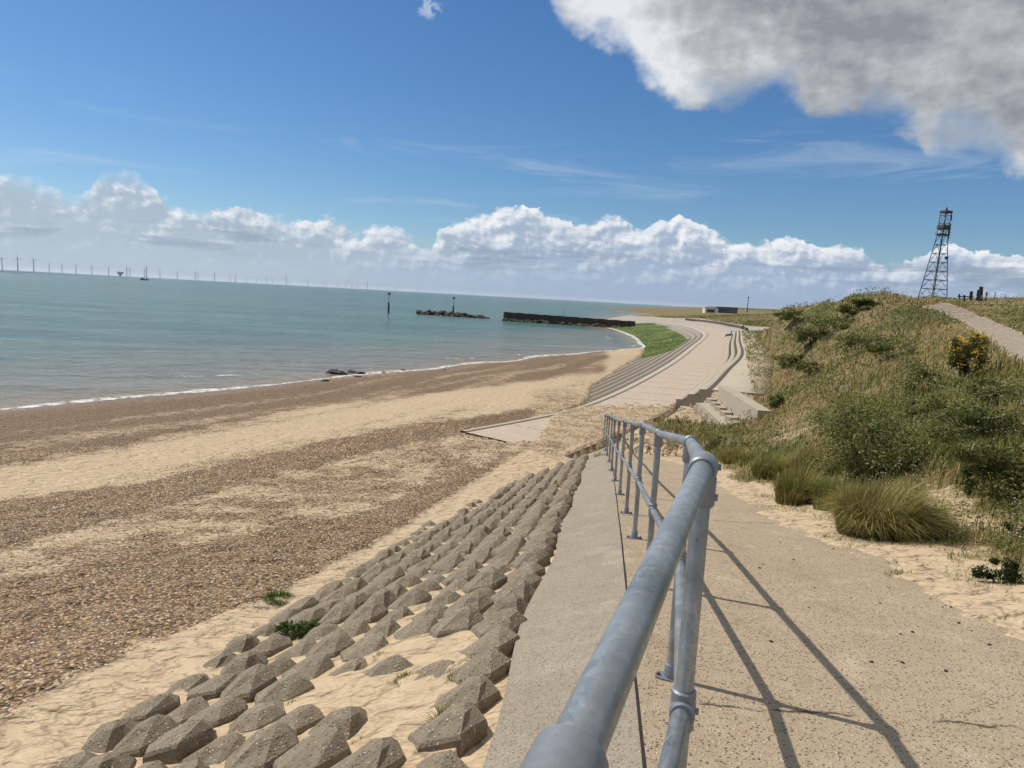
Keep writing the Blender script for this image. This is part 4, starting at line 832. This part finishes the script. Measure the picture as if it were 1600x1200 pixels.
wt_ = q+.16*np.exp(-((px-1260)/70)**2-((py-500)/25)**2)+.12*np.exp(-((px-1350)/80)**2-((py-520)/30)**2)+.22*np.exp(-((px-1570)/50)**2-((py-478)/12)**2)+.06*np.exp(-((px-1400)/80)**2-((py-600)/60)**2)
k = (vg > .5) & (wt_ > .56) & (rng.uniform(0, 1, len(r)) < .9); x, y, z, r = x[k], y[k], z[k], r[k]; n_ = len(r); kk = 3; print("flowers", n_)
xx = np.repeat(x, kk)+rng.normal(0, .03, n_*kk); yy = np.repeat(y, kk)+rng.normal(0, .03, n_*kk); hh = np.repeat(rng.uniform(.25, .5, n_), kk); rr = np.repeat(r, kk)
V, Fq, C4 = leaf_quads(xx, yy, np.repeat(z, kk)+hh, np.maximum(.012, rr*.0009), np.tile([[.62, .58, .46]], (n_*kk, 1))*rng.uniform(.7, 1.1, (n_*kk, 1)), .15)
tag(link("white_wildflowers", npmesh("white_wildflowers", V, Fq, False, {'Col': C4}), M_leaf), "white umbel wildflowers scattered over the bank", "wildflowers", None, 'stuff')
lr, az = sample_polar(9000, 12, 45, 6, 110); vg = gsample(VEG, lr, az); r = np.exp(lr); x = r*np.sin(az); y = r*np.cos(az); z = gsample(GZ, lr, az); q = fbm(x*.8+17, y*.6, 141, 3); k = (vg > .5) & (q > .60) & (rng.uniform(0, 1, len(r)) < .35); x, y, z, r = x[k], y[k], z[k], r[k]; n_ = len(r)
V, Fq, C4 = leaf_quads(x, y, z+rng.uniform(.25, .5, n_), np.maximum(.012, r*.0011), np.tile([[.62, .46, .03]], (n_, 1))*rng.uniform(.8, 1.1, (n_, 1)), .3)
tag(link("yellow_wildflowers", npmesh("yellow_wildflowers", V, Fq, False, {'Col': C4}), M_leaf), "small yellow wildflowers dotted through the scrub", "wildflowers", None, 'stuff')

def shrub(name, cx, cy, rx, ry, h, nleaf, cols, label, cat, group=None, size=.022, flow=None, seed=1, stems=10, lumps=9):
    gz0 = gz(cx, cy); root = empty(name, (cx, cy, gz0)); tag(root, label, cat, group)
    R_ = np.random.default_rng(seed); cen = np.stack([R_.uniform(-.78, .78, lumps)*rx, R_.uniform(-.7, .7, lumps)*ry, R_.uniform(.15, .85, lumps)*h], -1); rad = R_.uniform(.18, .50, lumps)
    ci = R_.integers(0, lumps, nleaf); u = R_.normal(size=(nleaf, 3)); u /= np.linalg.norm(u, axis=1)[:, None]; rr = rad[ci]*(R_.uniform(0, 1, nleaf)**.35)*R_.uniform(.8, 1.15, nleaf)
    P_ = cen[ci]+u*rr[:, None]*np.array([rx, ry, h*.62]); P_[:, 2] = np.maximum(P_[:, 2], .01)+.0
    cc = np.array(cols)[R_.integers(0, len(cols), nleaf)]*R_.uniform(.65, 1.4, (nleaf, 1))*(.85+.3*R_.uniform(0, 1, lumps))[ci][:, None]
    V, Fq, C4 = leaf_quads(P_[:, 0], P_[:, 1], P_[:, 2], np.full(nleaf, size)*R_.uniform(.6, 1.5, nleaf), cc, .8)
    link("foliage", npmesh("foliage", V, Fq, False, {'Col': C4}), M_leaf, root)
    mb = MB()
    for k in range(stems):
        c = cen[k % lumps]; mb.tube([(c[0]*.2, c[1]*.2, -.05), (c[0]*.6, c[1]*.6, c[2]*.5), (c[0]+R_.uniform(-.1, .1)*rx, c[1], c[2]+.25*h*R_.uniform(0, 1))], [.008, .006, .003], 5)
    mb.build("stems", M_stem, root)
    if flow:
        nf_, fc, fs = flow; ci = R_.integers(0, lumps, nf_); u = R_.normal(size=(nf_, 3)); u[:, 2] = abs(u[:, 2]); u /= np.linalg.norm(u, axis=1)[:, None]; P_ = cen[ci]+u*rad[ci][:, None]*np.array([rx, ry, h*.66])*1.12
        q_ = R_.normal(0, fs*.9, (7, 3))*[1, 1, .4]; V, Fq, C4 = leaf_quads(q_[:, 0], q_[:, 1], q_[:, 2], np.full(7, fs), np.tile([fc], (7, 1)), .3); fm = npmesh("flower_head", V, Fq, False, {'Col': C4}); fm.materials.append(M_leaf)
        for p in P_: link("flower_head", fm, None, root, tuple(p)).rotation_euler = (0, 0, R_.uniform(0, 6))
    return root
GR = [(.15, .17, .05), (.20, .22, .07), (.08, .10, .03), (.34, .31, .14)]
def hitg(px, py):   # ground point seen at an image position
    d = ray(px, py); 
    for t in np.geomspace(2.5, 300, 900):
        p = np.array([0, 0, EYE])+d*t
        if p[2] < gz(p[0], p[1]): return p
    return p
def at(px, py): p = hitg(px, py); return float(p[0]), float(p[1]), float(np.hypot(p[0], p[1]))
X_, Y_, D_ = at(1392, 752); k = D_/FPX; shrub("bramble_bush", X_, Y_+.35, 98*k, 70*k, 112*k, 15000, GR, "large dark green bush with small yellow flowers behind the arching grass tuft", "bush", None, .019, (45, (.6, .5, .06), .011), 3, 26, 26)
X_, Y_, D_ = at(1590, 790); k = D_/FPX; shrub("leafy_shrub", X_, Y_+.2, 80*k, 60*k, 70*k, 6000, [(.06, .09, .022), (.10, .12, .035), (.16, .13, .05)], "bright green leafy plant at the right edge behind the sandy clearing", "shrub", None, .022, None, 4, 18, 16)
X_, Y_, D_ = at(1518, 772); k = D_/FPX; shrub("leafy_shrub", X_, Y_, 18*k, 16*k, 42*k, 1300, [(.045, .08, .02), (.08, .12, .03)], "slender upright green plant left of the bright leafy plant", "shrub", None, .016, None, 5, 5, 12)
X_, Y_, D_ = at(1565, 690); k = D_/FPX; shrub("bramble_bush", X_, Y_+.3, 66*k, 50*k, 46*k, 6000, GR, "broad dark bush on the right of the large flowering bush", "bush", None, .024, (12, (.6, .5, .06), .012), 6, 20, 22)
X_, Y_, D_ = at(1505, 594); k = D_/FPX; shrub("ragwort_plant", X_, Y_, 27*k, 24*k, 62*k, 4200, [(.035, .05, .016), (.08, .09, .03), (.12, .09, .04)], "tall ragwort with bright yellow flower heads beside the gravel path", "plant", None, .026, (95, (.85, .60, .02), .034), 8, 12, 18)
X_, Y_, D_ = at(1562, 912); k = D_/FPX; shrub("small_weed", X_, Y_, 30*k, 16*k, 32*k, 1800, [(.03, .045, .016), (.06, .08, .03)], "small dark green weed on the sandy verge near the ramp", "weed", None, .012, None, 9, 6, 14)
X_, Y_, D_ = at(1582, 835); k = D_/FPX; shrub("small_weed", X_, Y_, 16*k, 10*k, 14*k, 500, [(.04, .07, .02)], "small green weed right of the arching tuft by the frame edge", "weed", None, .014, None, 10, 4, 9)
X_, Y_, D_ = at(1340, 868); k = D_/FPX
for i, (px_, py_, w_, h_, s_) in enumerate(((1440, 612, 48, 45, .028), (1300, 520, 34, 24, .05), (1345, 552, 40, 30, .042), (1265, 540, 30, 26, .055), (1235, 575, 28, 22, .05), (1395, 560, 36, 26, .038), (1560, 630, 38, 28, .03), (1240, 505, 26, 18, .07), (1330, 490, 22, 11, .06), (1215, 640, 12, 22, .028), (1270, 585, 26, 18, .045), (1480, 660, 40, 34, .024), (1430, 655, 30, 26, .024), (1350, 478, 20, 9, .06))):
    X_, Y_, D_ = at(px_, py_); k = D_/FPX; shrub("low_shrub", X_, Y_, w_*k, w_*k*.8, h_*k, 2600, GR, "low dark green shrub growing among dry grass on the bank", "shrub", "low shrubs on the grassy bank", s_, None, 20+i, 7, 12)
def curved(x, y, z, H_, W_, C, lean, wind, dirs):
    n_ = len(x); th = dirs+np.pi/2; K = 5; L = H_*lean*rng.uniform(.3, 1.5, n_); dx = np.cos(dirs)*L+wind[0]*H_*.5; dy = np.sin(dirs)*L+wind[1]*H_*.5; wx = np.cos(th)*W_/2; wy = np.sin(th)*W_/2; rows = []
    dr = np.clip(L/H_, 0, 1.3)*.75
    for k in range(K):
        t = k/(K-1); cx = x+dx*t**1.7; cy = y+dy*t**1.7; cz_ = z+H_*(1.25*t-dr*t**2.6); ww = (1-t**2)*.95+.05; rows += [np.stack([cx-wx*ww, cy-wy*ww, cz_], -1), np.stack([cx+wx*ww, cy+wy*ww, cz_], -1)]
    V = np.stack(rows, 1).reshape(-1, 3); i = np.arange(n_)*2*K; F = np.concatenate([np.stack([i+2*k, i+2*k+1, i+2*k+3, i+2*k+2], -1) for k in range(K-1)]); return V, F, np.repeat(C, 2*K, 0)
def tuft(name, cx, cy, R_, h, n_, cols, label, cat, group=None, lean=.7, w=.006, wind=(.3, -.15)):
    g0 = gz(cx, cy); root = empty(name, (cx, cy, g0)); tag(root, label, cat, group); th = rng.uniform(0, 2*np.pi, n_); rr = R_*np.sqrt(rng.uniform(0, 1, n_))*.6; x = np.cos(th)*rr; y = np.sin(th)*rr
    C = np.array(cols)[rng.integers(0, len(cols), n_)]*rng.uniform(.65, 1.35, (n_, 1)); V, Fq, C5 = curved(x, y, np.full(n_, -.03), h*rng.uniform(.3, 1.1, n_)*(1.05-.35*rr/(R_*.6))*(.6+.75*vnoise((cx+x)*7/max(R_*2, .3), (cy+y)*7/max(R_*2, .3), 5)), np.full(n_, w)*rng.uniform(.7, 1.3, n_), C, lean, wind, th+rng.normal(0, .7, n_))
    o = link("blades", npmesh("blades", V, Fq, False, {'Col': C5}), M_leaf, root)
    return root
TAN = [(.50, .37, .17), (.34, .28, .10), (.20, .20, .05)]; GRN = [(.14, .18, .035), (.22, .23, .06), (.36, .30, .12)]
X_, Y_, D_ = at(1385, 843); k = D_/FPX; tuft("grass_clump", X_, Y_+.30, 78*k, 82*k, 9000, [(.42, .33, .13), (.25, .25, .065), (.16, .18, .04), (.54, .43, .20), (.20, .16, .06)], "big arching grass clump overhanging the ramp verge", "grass clump", None, .75, .007, (.35, -.1))
X_, Y_, D_ = at(1450, 838); k = D_/FPX; tuft("grass_clump", X_, Y_+.2, 46*k, 48*k, 4200, [(.10, .14, .03), (.15, .18, .04)], "darker green grass clump joined to the right of the big arching one", "grass clump", None, .8, .007)
for px_, py_, w_, h_, nb, cl, lab in ((1245, 785, 50, 56, 4200, TAN+GRN, "tawny grass clump left of the big arching one"), (1300, 795, 42, 50, 3200, GRN, "green grass clump between the tawny and the arching clumps"), (1205, 745, 45, 40, 3200, GRN, "short green grass clump nearest the railing bend"), (1150, 722, 40, 28, 2600, GRN+TAN, "low grass clump beside the stepped block rows"), (1350, 745, 40, 46, 3000, GRN, "grass clump at the foot of the large flowering bush"), (1270, 745, 50, 46, 3400, TAN+GRN, "dry grass clump behind the tawny one")):
    X_, Y_, D_ = at(px_, py_); k = D_/FPX; tuft("grass_clump", X_, Y_, w_*k, h_*k, nb, cl, lab, "grass clump", None, .5, .009)
for px_, py_, w_, h_, nb, cl, lab in ((435, 938, 34, 16, 1100, [(.10, .16, .035), (.07, .12, .03)], "spreading green weed patch on the edge of the shingle"), (936, 716, 14, 16, 420, TAN, "dry grass tuft at the far end of the apron"), (690, 1138, 20, 46, 420, GRN, "bright grass tuft between the nearest revetment blocks"), (855, 795, 11, 24, 260, GRN, "green weed tuft high among the revetment blocks"), (568, 855, 14, 8, 300, [(.09, .15, .03)], "small green tuft on the sand beside the revetment"), (560, 1118, 26, 16, 420, TAN, "sparse straw-coloured grass among the sand-filled blocks"), (640, 1060, 40, 16, 480, TAN+GRN, "thin dry grass on the sand patch between blocks"), (800, 960, 20, 14, 300, TAN, "brown withered tuft beside the apron edge"), (760, 1010, 24, 16, 320, TAN, "pale withered grass near the apron edge"), (1420, 900, 50, 10, 380, TAN, "sparse dry grass on the sandy verge"), (1520, 875, 50, 14, 500, GRN, "short green grass patch on the sandy verge")):
    X_, Y_, D_ = at(px_, py_); k = D_/FPX; tuft("grass_tuft", X_, Y_, w_*k, h_*k, nb, cl, lab, "grass tuft", None, .9, .005)
X_, Y_, D_ = at(462, 996); k = D_/FPX; shrub("beach_weed", X_, Y_, 34*k, 22*k, 30*k, 900, [(.10, .16, .03), (.07, .11, .025)], "bushy green weed at the lower edge of the revetment blocks", "weed", None, .013, (8, (.3, .3, .1), .006), 31, 6, 14)
for px_, py_, lab in ((865, 762, "ragwort with yellow heads at the top of the revetment"), (833, 790, "smaller ragwort with yellow heads lower on the revetment")):
    X_, Y_, D_ = at(px_, py_); k = D_/FPX; shrub("ragwort_plant", X_, Y_, 6*k, 5*k, 16*k, 120, [(.09, .12, .03)], lab, "plant", None, .012, (6, (.75, .5, .02), .016), 40, 3, 3)

# sparse verge grass and litter
n0 = 42000; xv = rng.uniform(-.1, 3.4, n0); yv = rng.uniform(3.2, 11, n0); cl_ = fbm(xv*2.2+3, yv*1.6, 211, 4); x = XV(yv)+xv; k = (cl_ > .50+.10*np.exp(-xv*1.3)) & (rng.uniform(0, 1, n0) < np.clip((cl_-.48)*7, 0, 1)) & (rng.uniform(0, 1, n0) < .25+.3*xv); x, yv, cl_ = x[k], yv[k], cl_[k]; n0 = len(x); print('verge', n0)
C = np.where((rng.uniform(0, 1, n0) < .45)[:, None], [.17, .20, .045], np.where((rng.uniform(0, 1, n0) < .5)[:, None], [.46, .36, .17], [.30, .29, .09]))*rng.uniform(.6, 1.3, (n0, 1))
V, Fq, Ft, C5 = blade_arr(x, yv, gsample(GZ, .5*np.log(x*x+yv*yv), np.arctan2(x, yv))-.005, rng.uniform(.02, .09, n0), rng.uniform(.003, .007, n0), C, 1.1)
tag(link("verge_grass", npmesh("verge_grass", V, [Fq, Ft], False, {'Col': C5}), M_leaf), "short sparse grass creeping over the sandy verge", "grass", None, 'stuff')
for c_ in [c for c in cand if c[5] in (0, 1, 2, 3, 4) and 2.4 < c[1] < 12][::6]:
    X_, Y_ = c_[0]+.2, c_[1]+.12; tuft("dry_weed", X_, Y_, random.uniform(.05, .11), random.uniform(.05, .13), 90, TAN+GRN, "small dry weed rooted in sand between the revetment blocks", "weed", "dry weeds between the revetment blocks", .9, .004)
# ================================================================= LOOSE STONES
def stones(n_, a0, a1, r0, r1, test, smin, smax, seed, name, label):
    lr, az = sample_polar(n_, a0, a1, r0, r1); x = np.exp(lr)*np.sin(az); y = np.exp(lr)*np.cos(az); d_ = gsample(dens, lr, az); k = test(x, y, d_); lr, az, x, y = lr[k], az[k], x[k], y[k]; n_ = len(x); z = gsample(GZ, lr, az)
    s = rng.uniform(smin, smax, n_)*np.maximum(1, np.exp(lr)/11); a = rng.uniform(0, 6.28, n_); ex = rng.uniform(.5, .9, n_); ez = rng.uniform(.3, .6, n_)
    o = np.array([[1, 0, 0], [.4, .85, .1], [-.7, .6, 0], [-.9, -.3, .1], [-.1, -1, 0], [.7, -.6, .1], [.2, .1, 1], [-.25, -.1, .95]])
    L = o[None]*np.stack([s, s*ex, s*ez], -1)[:, None]*rng.uniform(.8, 1.2, (n_, 8, 1)); ca_, sa_ = np.cos(a)[:, None], np.sin(a)[:, None]
    V = np.stack([L[..., 0]*ca_-L[..., 1]*sa_+x[:, None], L[..., 0]*sa_+L[..., 1]*ca_+y[:, None], L[..., 2]+z[:, None]-.002], -1).reshape(-1, 3)
    t = np.array([[0, 1, 6], [1, 2, 7], [1, 7, 6], [2, 3, 7], [3, 4, 7], [4, 6, 7], [4, 5, 6], [5, 0, 6]]); F = (np.arange(n_)[:, None, None]*8+t[None]).reshape(-1, 3)
    pal = np.array([(.27, .165, .085), (.42, .27, .135), (.15, .10, .068), (.50, .37, .22), (.55, .5, .43), (.15, .13, .12), (.27, .16, .08)]); C = pal[rng.choice(7, n_, p=[.25, .22, .18, .13, .05, .07, .10])]*rng.uniform(.7, 1.25, (n_, 1))
    tag(link(name, npmesh(name, V, F, False, {'Col': np.repeat(C, 8, 0)}), M_stone), label, "stones", None, 'stuff'); print(name, n_)
stones(150000, -46, 6, 4, 26, lambda x, y, d_: (XJ(y)-x > 2.9) & (rng.uniform(0, 1, len(x)) < d_**1.6), .008, .022, 1, "shingle_stones", "loose brown flint shingle on the upper beach")
stones(9000, 2, 20, 14, 36, lambda x, y, d_: (d_ > .2) & (rng.uniform(0, 1, len(x)) < .8), .008, .02, 2, "scattered_shingle", "thin scatter of shingle over sand at the foot of the ramp")
# dark pebbles on the ramp
mb = MB(); mb.ball((0, 0, 0), 1, 7, 5, (1, .7, .5), .12); pm = mb.mesh("pebble"); pm.materials.append(M_peb)
for px_, py_ in ((1273, 919), (1375, 943), (1390, 919), (1407, 991), (1426, 988), (1454, 936), (1432, 904), (1402, 879), (1388, 880), (1486, 949), (1473, 949), (1477, 946), (1523, 956), (1546, 1008), (1478, 1049), (1362, 1035), (1518, 986), (1410, 1036), (1562, 967), (1592, 978), (1550, 953), (1265, 950), (1330, 935), (1240, 875), (1219, 848), (1302, 858), (1187, 888), (1205, 1003), (1192, 882), (1440, 905), (1498, 974)):
    d = ray(px_, py_); t = 1.; 
    for _ in range(60): Yc = d[1]*t; t = (float(zr(Yc))-EYE)/d[2]
    x_, y_ = d[0]*t, d[1]*t; o = bpy.data.objects.new("pebble", pm); COL.objects.link(o); s_ = random.uniform(.006, .013)*max(1, y_/5); o.location = (x_, y_, float(zr(y_))+.003); o.scale = (s_, s_, s_); o.rotation_euler = (0, 0, random.uniform(0, 6)); tag(o, "small dark pebble lying loose on the ramp surface", "pebble", "dark pebbles on the ramp")
# cracked joint line (grit and tiny weeds) between ramp and apron is a real gap; add dark filler strip
jy = np.linspace(.2, 20, 200); jw = .003+.006*vnoise(jy*3, jy*0, 5); V = np.stack([np.stack([XJ(jy)-jw, jy, zr(jy)+.0015], -1), np.stack([XJ(jy)+jw, jy, zr(jy)+.0015], -1)], 1)
tag(link("ramp_joint", gridmesh("ramp_joint", V), M_dark), "dark cracked joint line between ramp and apron", None, None, 'structure')

# ================================================================= SKY + LIGHT
SUN_EL, SUN_AZ = math.radians(50), math.atan2(-.88, .47)     # azimuth measured from +Y towards +X
w = bpy.data.worlds.new("World"); SC.world = w; w.use_nodes = True; t = w.node_tree; t.nodes.clear(); g = NT(t); g.noise = lambda vec, scale, det=3., rough=.5, dist=0.: g.n('TexNoise', {'noise_dimensions': '2D'}, Vector=vec, Scale=scale, Detail=det, Roughness=rough, Distortion=dist).outputs[0]
sky = g.n('TexSky', {'sky_type': 'NISHITA', 'sun_disc': False, 'sun_elevation': SUN_EL, 'sun_rotation': SUN_AZ, 'air_density': 1.0, 'dust_density': .35, 'ozone_density': 3.0, 'altitude': 0})
dv = g.n('TexCoord').outputs['Generated']; sx = g.n('SeparateXYZ', None, Vector=dv)
az_ = g.m('MULTIPLY', g.m('ARCTAN2', sx.outputs[0], sx.outputs[1]), 57.2958); el_ = g.m('MULTIPLY', g.m('ARCSINE', sx.outputs[2]), 57.2958)
def fcurve(x, pts, lo, hi, ylo, yhi):
    nd = t.nodes.new('ShaderNodeFloatCurve'); g.set(nd.inputs['Value'], g.m('DIVIDE', g.m('SUBTRACT', x, lo), hi-lo, clamp=True)); cu = nd.mapping.curves[0]
    pts = [((a-lo)/(hi-lo), (b-ylo)/(yhi-ylo)) for a, b in pts]; cu.points[0].location = pts[0]; cu.points[1].location = pts[-1]
    for p in pts[1:-1]: cu.points.new(*p)
    for p in cu.points: p.handle_type = 'VECTOR'
    nd.mapping.update(); return g.m('ADD', g.m('MULTIPLY', nd.outputs[0], yhi-ylo), ylo)
topC = [(-90, 4), (-60, 5.5), (-45, 5.), (-38, 5.5), (-35.5, 5.8), (-34.5, 6.0), (-33.2, 5.5), (-31.7, 5.1), (-30.4, 6.5), (-28.9, 7.4), (-27.6, 6.9), (-27, 5.5), (-23, 5.3), (-20, 5.3), (-17, 5.0), (-13, 4.5), (-10.5, 4.8), (-9, 4.2), (-7, 3.6), (-6, 5.4), (-4.3, 6.1), (-1.3, 6.9), (1.8, 6.8), (4.5, 6.0), (7.4, 6.4), (9.4, 6.1), (12.3, 6.6), (14.3, 5.9), (16.7, 5.1), (19, 5.5), (21.2, 5.5), (23.9, 4.7), (27.8, 3.5), (29.3, 4.2), (30.8, 5.1), (32.6, 4.8), (35, 3.9), (50, 4.5), (90, 4)]
cvec = g.n('CombineXYZ', None, X=az_, Y=g.m('MULTIPLY', el_, 1.25), Z=0.).outputs[0]
def field(vec):
    v = g.n('TexVoronoi', {'feature': 'SMOOTH_F1', 'normalize': True, 'voronoi_dimensions': '2D'}, Vector=g.n('VectorMath', {'operation': 'ADD'}, i0=vec, i1=g.n('VectorMath', {'operation': 'SCALE'}, i0=g.n('TexNoise', {'noise_dimensions': '2D'}, Vector=vec, Scale=.8, Detail=2.).outputs['Color'], Scale=1.1).outputs[0]).outputs[0], Scale=.42, Detail=3.5, Roughness=.55, Smoothness=.35).outputs[0]
    n_ = g.noise(vec, .35, 6, .6)
    return g.m('ADD', g.m('MULTIPLY', g.m('SUBTRACT', .45, v), 2.4), g.m('MULTIPLY', g.m('SUBTRACT', n_, .5), 3.0))
f0 = field(cvec); cvec2 = g.n('VectorMath', {'operation': 'ADD'}, i0=cvec, i1=(-.32, .42, 0.)).outputs[0]; f1 = field(cvec2)
top_ = fcurve(az_, topC, -90, 90, 0, 12)
hgt = g.m('SUBTRACT', g.m('ADD', top_, g.m('MULTIPLY', f0, .74)), el_)      # >0 inside cloud
soft = g.ss(g.noise(cvec, .12, 2), .4, .6, .18, .5)
soft = g.m('ADD', soft, g.m('MULTIPLY', g.ss(az_, -24, -8, 1., 0.), g.ss(g.noise(cvec, .2, 3), .4, .6, .1, 1.3))); dA = g.m('MULTIPLY', g.ss(hgt, 0., soft), g.ss(az_, -26, -6, .90, 1.)); lit = g.m('ADD', g.ss(az_, -26, -5, .34, .54), g.m('MULTIPLY', g.m('SUBTRACT', f0, f1), .85)); 
lit = g.m('ADD', lit, g.ss(hgt, 0., 1.9, .30, -.22)); lit = g.m('ADD', lit, g.m('MULTIPLY', g.m('SUBTRACT', g.noise(g.mapv(cvec, (.5, 1, 1)), .5, 6, .6), .5), .9)); lit = g.ss(lit, .05, 1.05)
hz = g.ss(el_, .3, 4.6)     # fade into horizon haze
shadeC = g.mix(g.ss(az_, -35, 20), (.42, .50, .60), (.36, .455, .60)); cA = g.mix(lit, shadeC, (.90, .92, .95))
hazeC = g.mix(g.ss(az_, -30, 15), (.44, .55, .66), (.33, .45, .63))
cA = g.mix(g.m('SUBTRACT', 1., g.m('MULTIPLY', hz, g.ss(g.noise(g.mapv(cvec, (.25, 1, 1)), .7, 5, .6), .25, .6, .55, 1.))), cA, hazeC)
# darker flat bases low in the bank
db = g.m('MULTIPLY', g.ss(g.noise(g.mapv(cvec, (.16, .9, 1), loc=(3, 1, 0)), .9, 5, .55), .50, .66), g.m('MULTIPLY', g.ss(el_, 1.6, 2.8), g.ss(el_, 4.6, 3.4))); cA = g.mix(g.m('MULTIPLY', db, .7), cA, (.26, .345, .46))
skyc = g.n('HueSaturation', None, Hue=.5, Saturation=1.20, Value=.89, Color=sky.outputs[0]).outputs[0]
skyc = g.mix(1., skyc, (.78, .92, 1.05), 'MULTIPLY')
skyc = g.mix(g.ss(el_, 5.5, -.5, 0., .75), skyc, g.mix(1., hazeC, (10, 10, 10), 'MULTIPLY'))
ci = g.m('MULTIPLY', g.m('MULTIPLY', g.ss(g.noise(g.mapv(cvec, (.10, .75, 1), (0, 0, .12)), .55, 7, .62, .6), .54, .78), .30), g.m('MULTIPLY', g.ss(el_, 15, 10), g.ss(el_, 3, 6)))
skyc = g.mix(ci, skyc, (6.5, 7.2, 8.))
c = g.mix(dA, skyc, g.mix(1., cA, (10, 10, 10), 'MULTIPLY'))
# large grey cloud overhead to the right
lowC = [(-90, 60), (-10, 40), (-3, 30), (.2, 24), (1.8, 21.4), (3, 20.1), (5, 19.5), (7.3, 18.2), (8.5, 16.8), (11.5, 15.4), (14.9, 14.3), (17, 15.3), (18.4, 15.6), (20.8, 14.1), (26.3, 13.2), (28.5, 12.), (30, 11.1), (31.8, 11.0), (34.5, 9.2), (40, 8), (55, 9), (90, 12)]
lo_ = fcurve(az_, lowC, -90, 90, 0, 60); bn = g.noise(cvec, .22, 9, .6, .0); b2_ = g.noise(g.mapv(cvec, loc=(-.6, -.5, 0)), .22, 5, .55, .0)
hb = g.m('SUBTRACT', el_, g.m('ADD', lo_, g.m('MULTIPLY', g.m('SUBTRACT', bn, .5), -5.)))
dB = g.ss(hb, -.5, g.ss(g.noise(cvec, .15, 3), .35, .65, .9, 3.2))
lb = g.ss(hb, -.8, 6., .70, .38); lb = g.m('ADD', lb, g.m('MULTIPLY', g.m('SUBTRACT', g.noise(g.mapv(cvec, (.6, 1, 1), (0, 0, .35)), .12, 9, .6, .0), .5), 2.1)); lb = g.m('ADD', lb, g.m('MULTIPLY', g.m('SUBTRACT', b2_, bn), .9)); lb = g.m('ADD', lb, g.ss(az_, 16, 4, -.06, .34))
cB = g.n('ValToRGB', None, Fac=lb); e = cB.color_ramp; e.elements[0].position = 0; e.elements[0].color = (.27, .295, .325, 1); e.elements[1].position = 1; e.elements[1].color = (.80, .82, .85, 1); q = e.elements.new(.45); q.color = (.47, .495, .52, 1)
c = g.mix(g.m('MULTIPLY', dB, .985), c, g.mix(1., cB.outputs[0], (10, 10, 10), 'MULTIPLY'))
sp_ = g.m('MULTIPLY', g.ss(g.m('ADD', g.m('POWER', g.m('DIVIDE', g.m('ADD', az_, 7.9), 1.2), 2.), g.m('POWER', g.m('DIVIDE', g.m('SUBTRACT', el_, 20.6), .9), 2.)), 1., .0), g.ss(g.noise(cvec, 1.2, 5, .6), .4, .6)); c = g.mix(g.m('MULTIPLY', sp_, .6), c, (6, 6.8, 8.))
bg = g.n('Background', None, Color=c, Strength=.1); ow = g.n('OutputWorld'); g.L.new(bg.outputs[0], ow.inputs[0])
sd_ = bpy.data.lights.new("sun", 'SUN'); sd_.energy = 4.2; sd_.angle = math.radians(.53); sd_.color = (1., .94, .85); so = bpy.data.objects.new("sun", sd_); COL.objects.link(so)
dirv = Vector((math.sin(SUN_AZ)*math.cos(SUN_EL), math.cos(SUN_AZ)*math.cos(SUN_EL), math.sin(SUN_EL))); so.rotation_euler = dirv.to_track_quat('Z', 'Y').to_euler()
# haze
hm = bpy.data.materials.new("sea_haze"); hm.use_nodes = True; ht = hm.node_tree; ht.nodes.remove(ht.nodes['Principled BSDF']); pv = ht.nodes.new('ShaderNodeVolumePrincipled'); pv.inputs['Color'].default_value = (.86, .92, 1, 1); pv.inputs['Density'].default_value = 2.6e-5; pv.inputs['Anisotropy'].default_value = .3
ht.links.new(pv.outputs[0], ht.nodes['Material Output'].inputs['Volume'])
mb = MB(); mb.box((0, 16000, 79), (76000, 76000, 170)); hz_o = mb.build("haze", hm, smooth=False); tag(hz_o, "thin sea haze", None, None, 'stuff')
SC.view_settings.view_transform = 'Standard'; SC.view_settings.look = 'None'; SC.view_settings.exposure = 0; SC.view_settings.gamma = 1
SC.cycles.volume_bounces = 0; SC.cycles.max_bounces = 4; SC.cycles.diffuse_bounces = 2; SC.cycles.glossy_bounces = 2; SC.cycles.use_adaptive_sampling = True; SC.cycles.adaptive_threshold = .02; w.cycles.sampling_method = 'MANUAL'; w.cycles.sample_map_resolution = 256; SC.cycles.use_denoising = True
SC.render.film_transparent = False
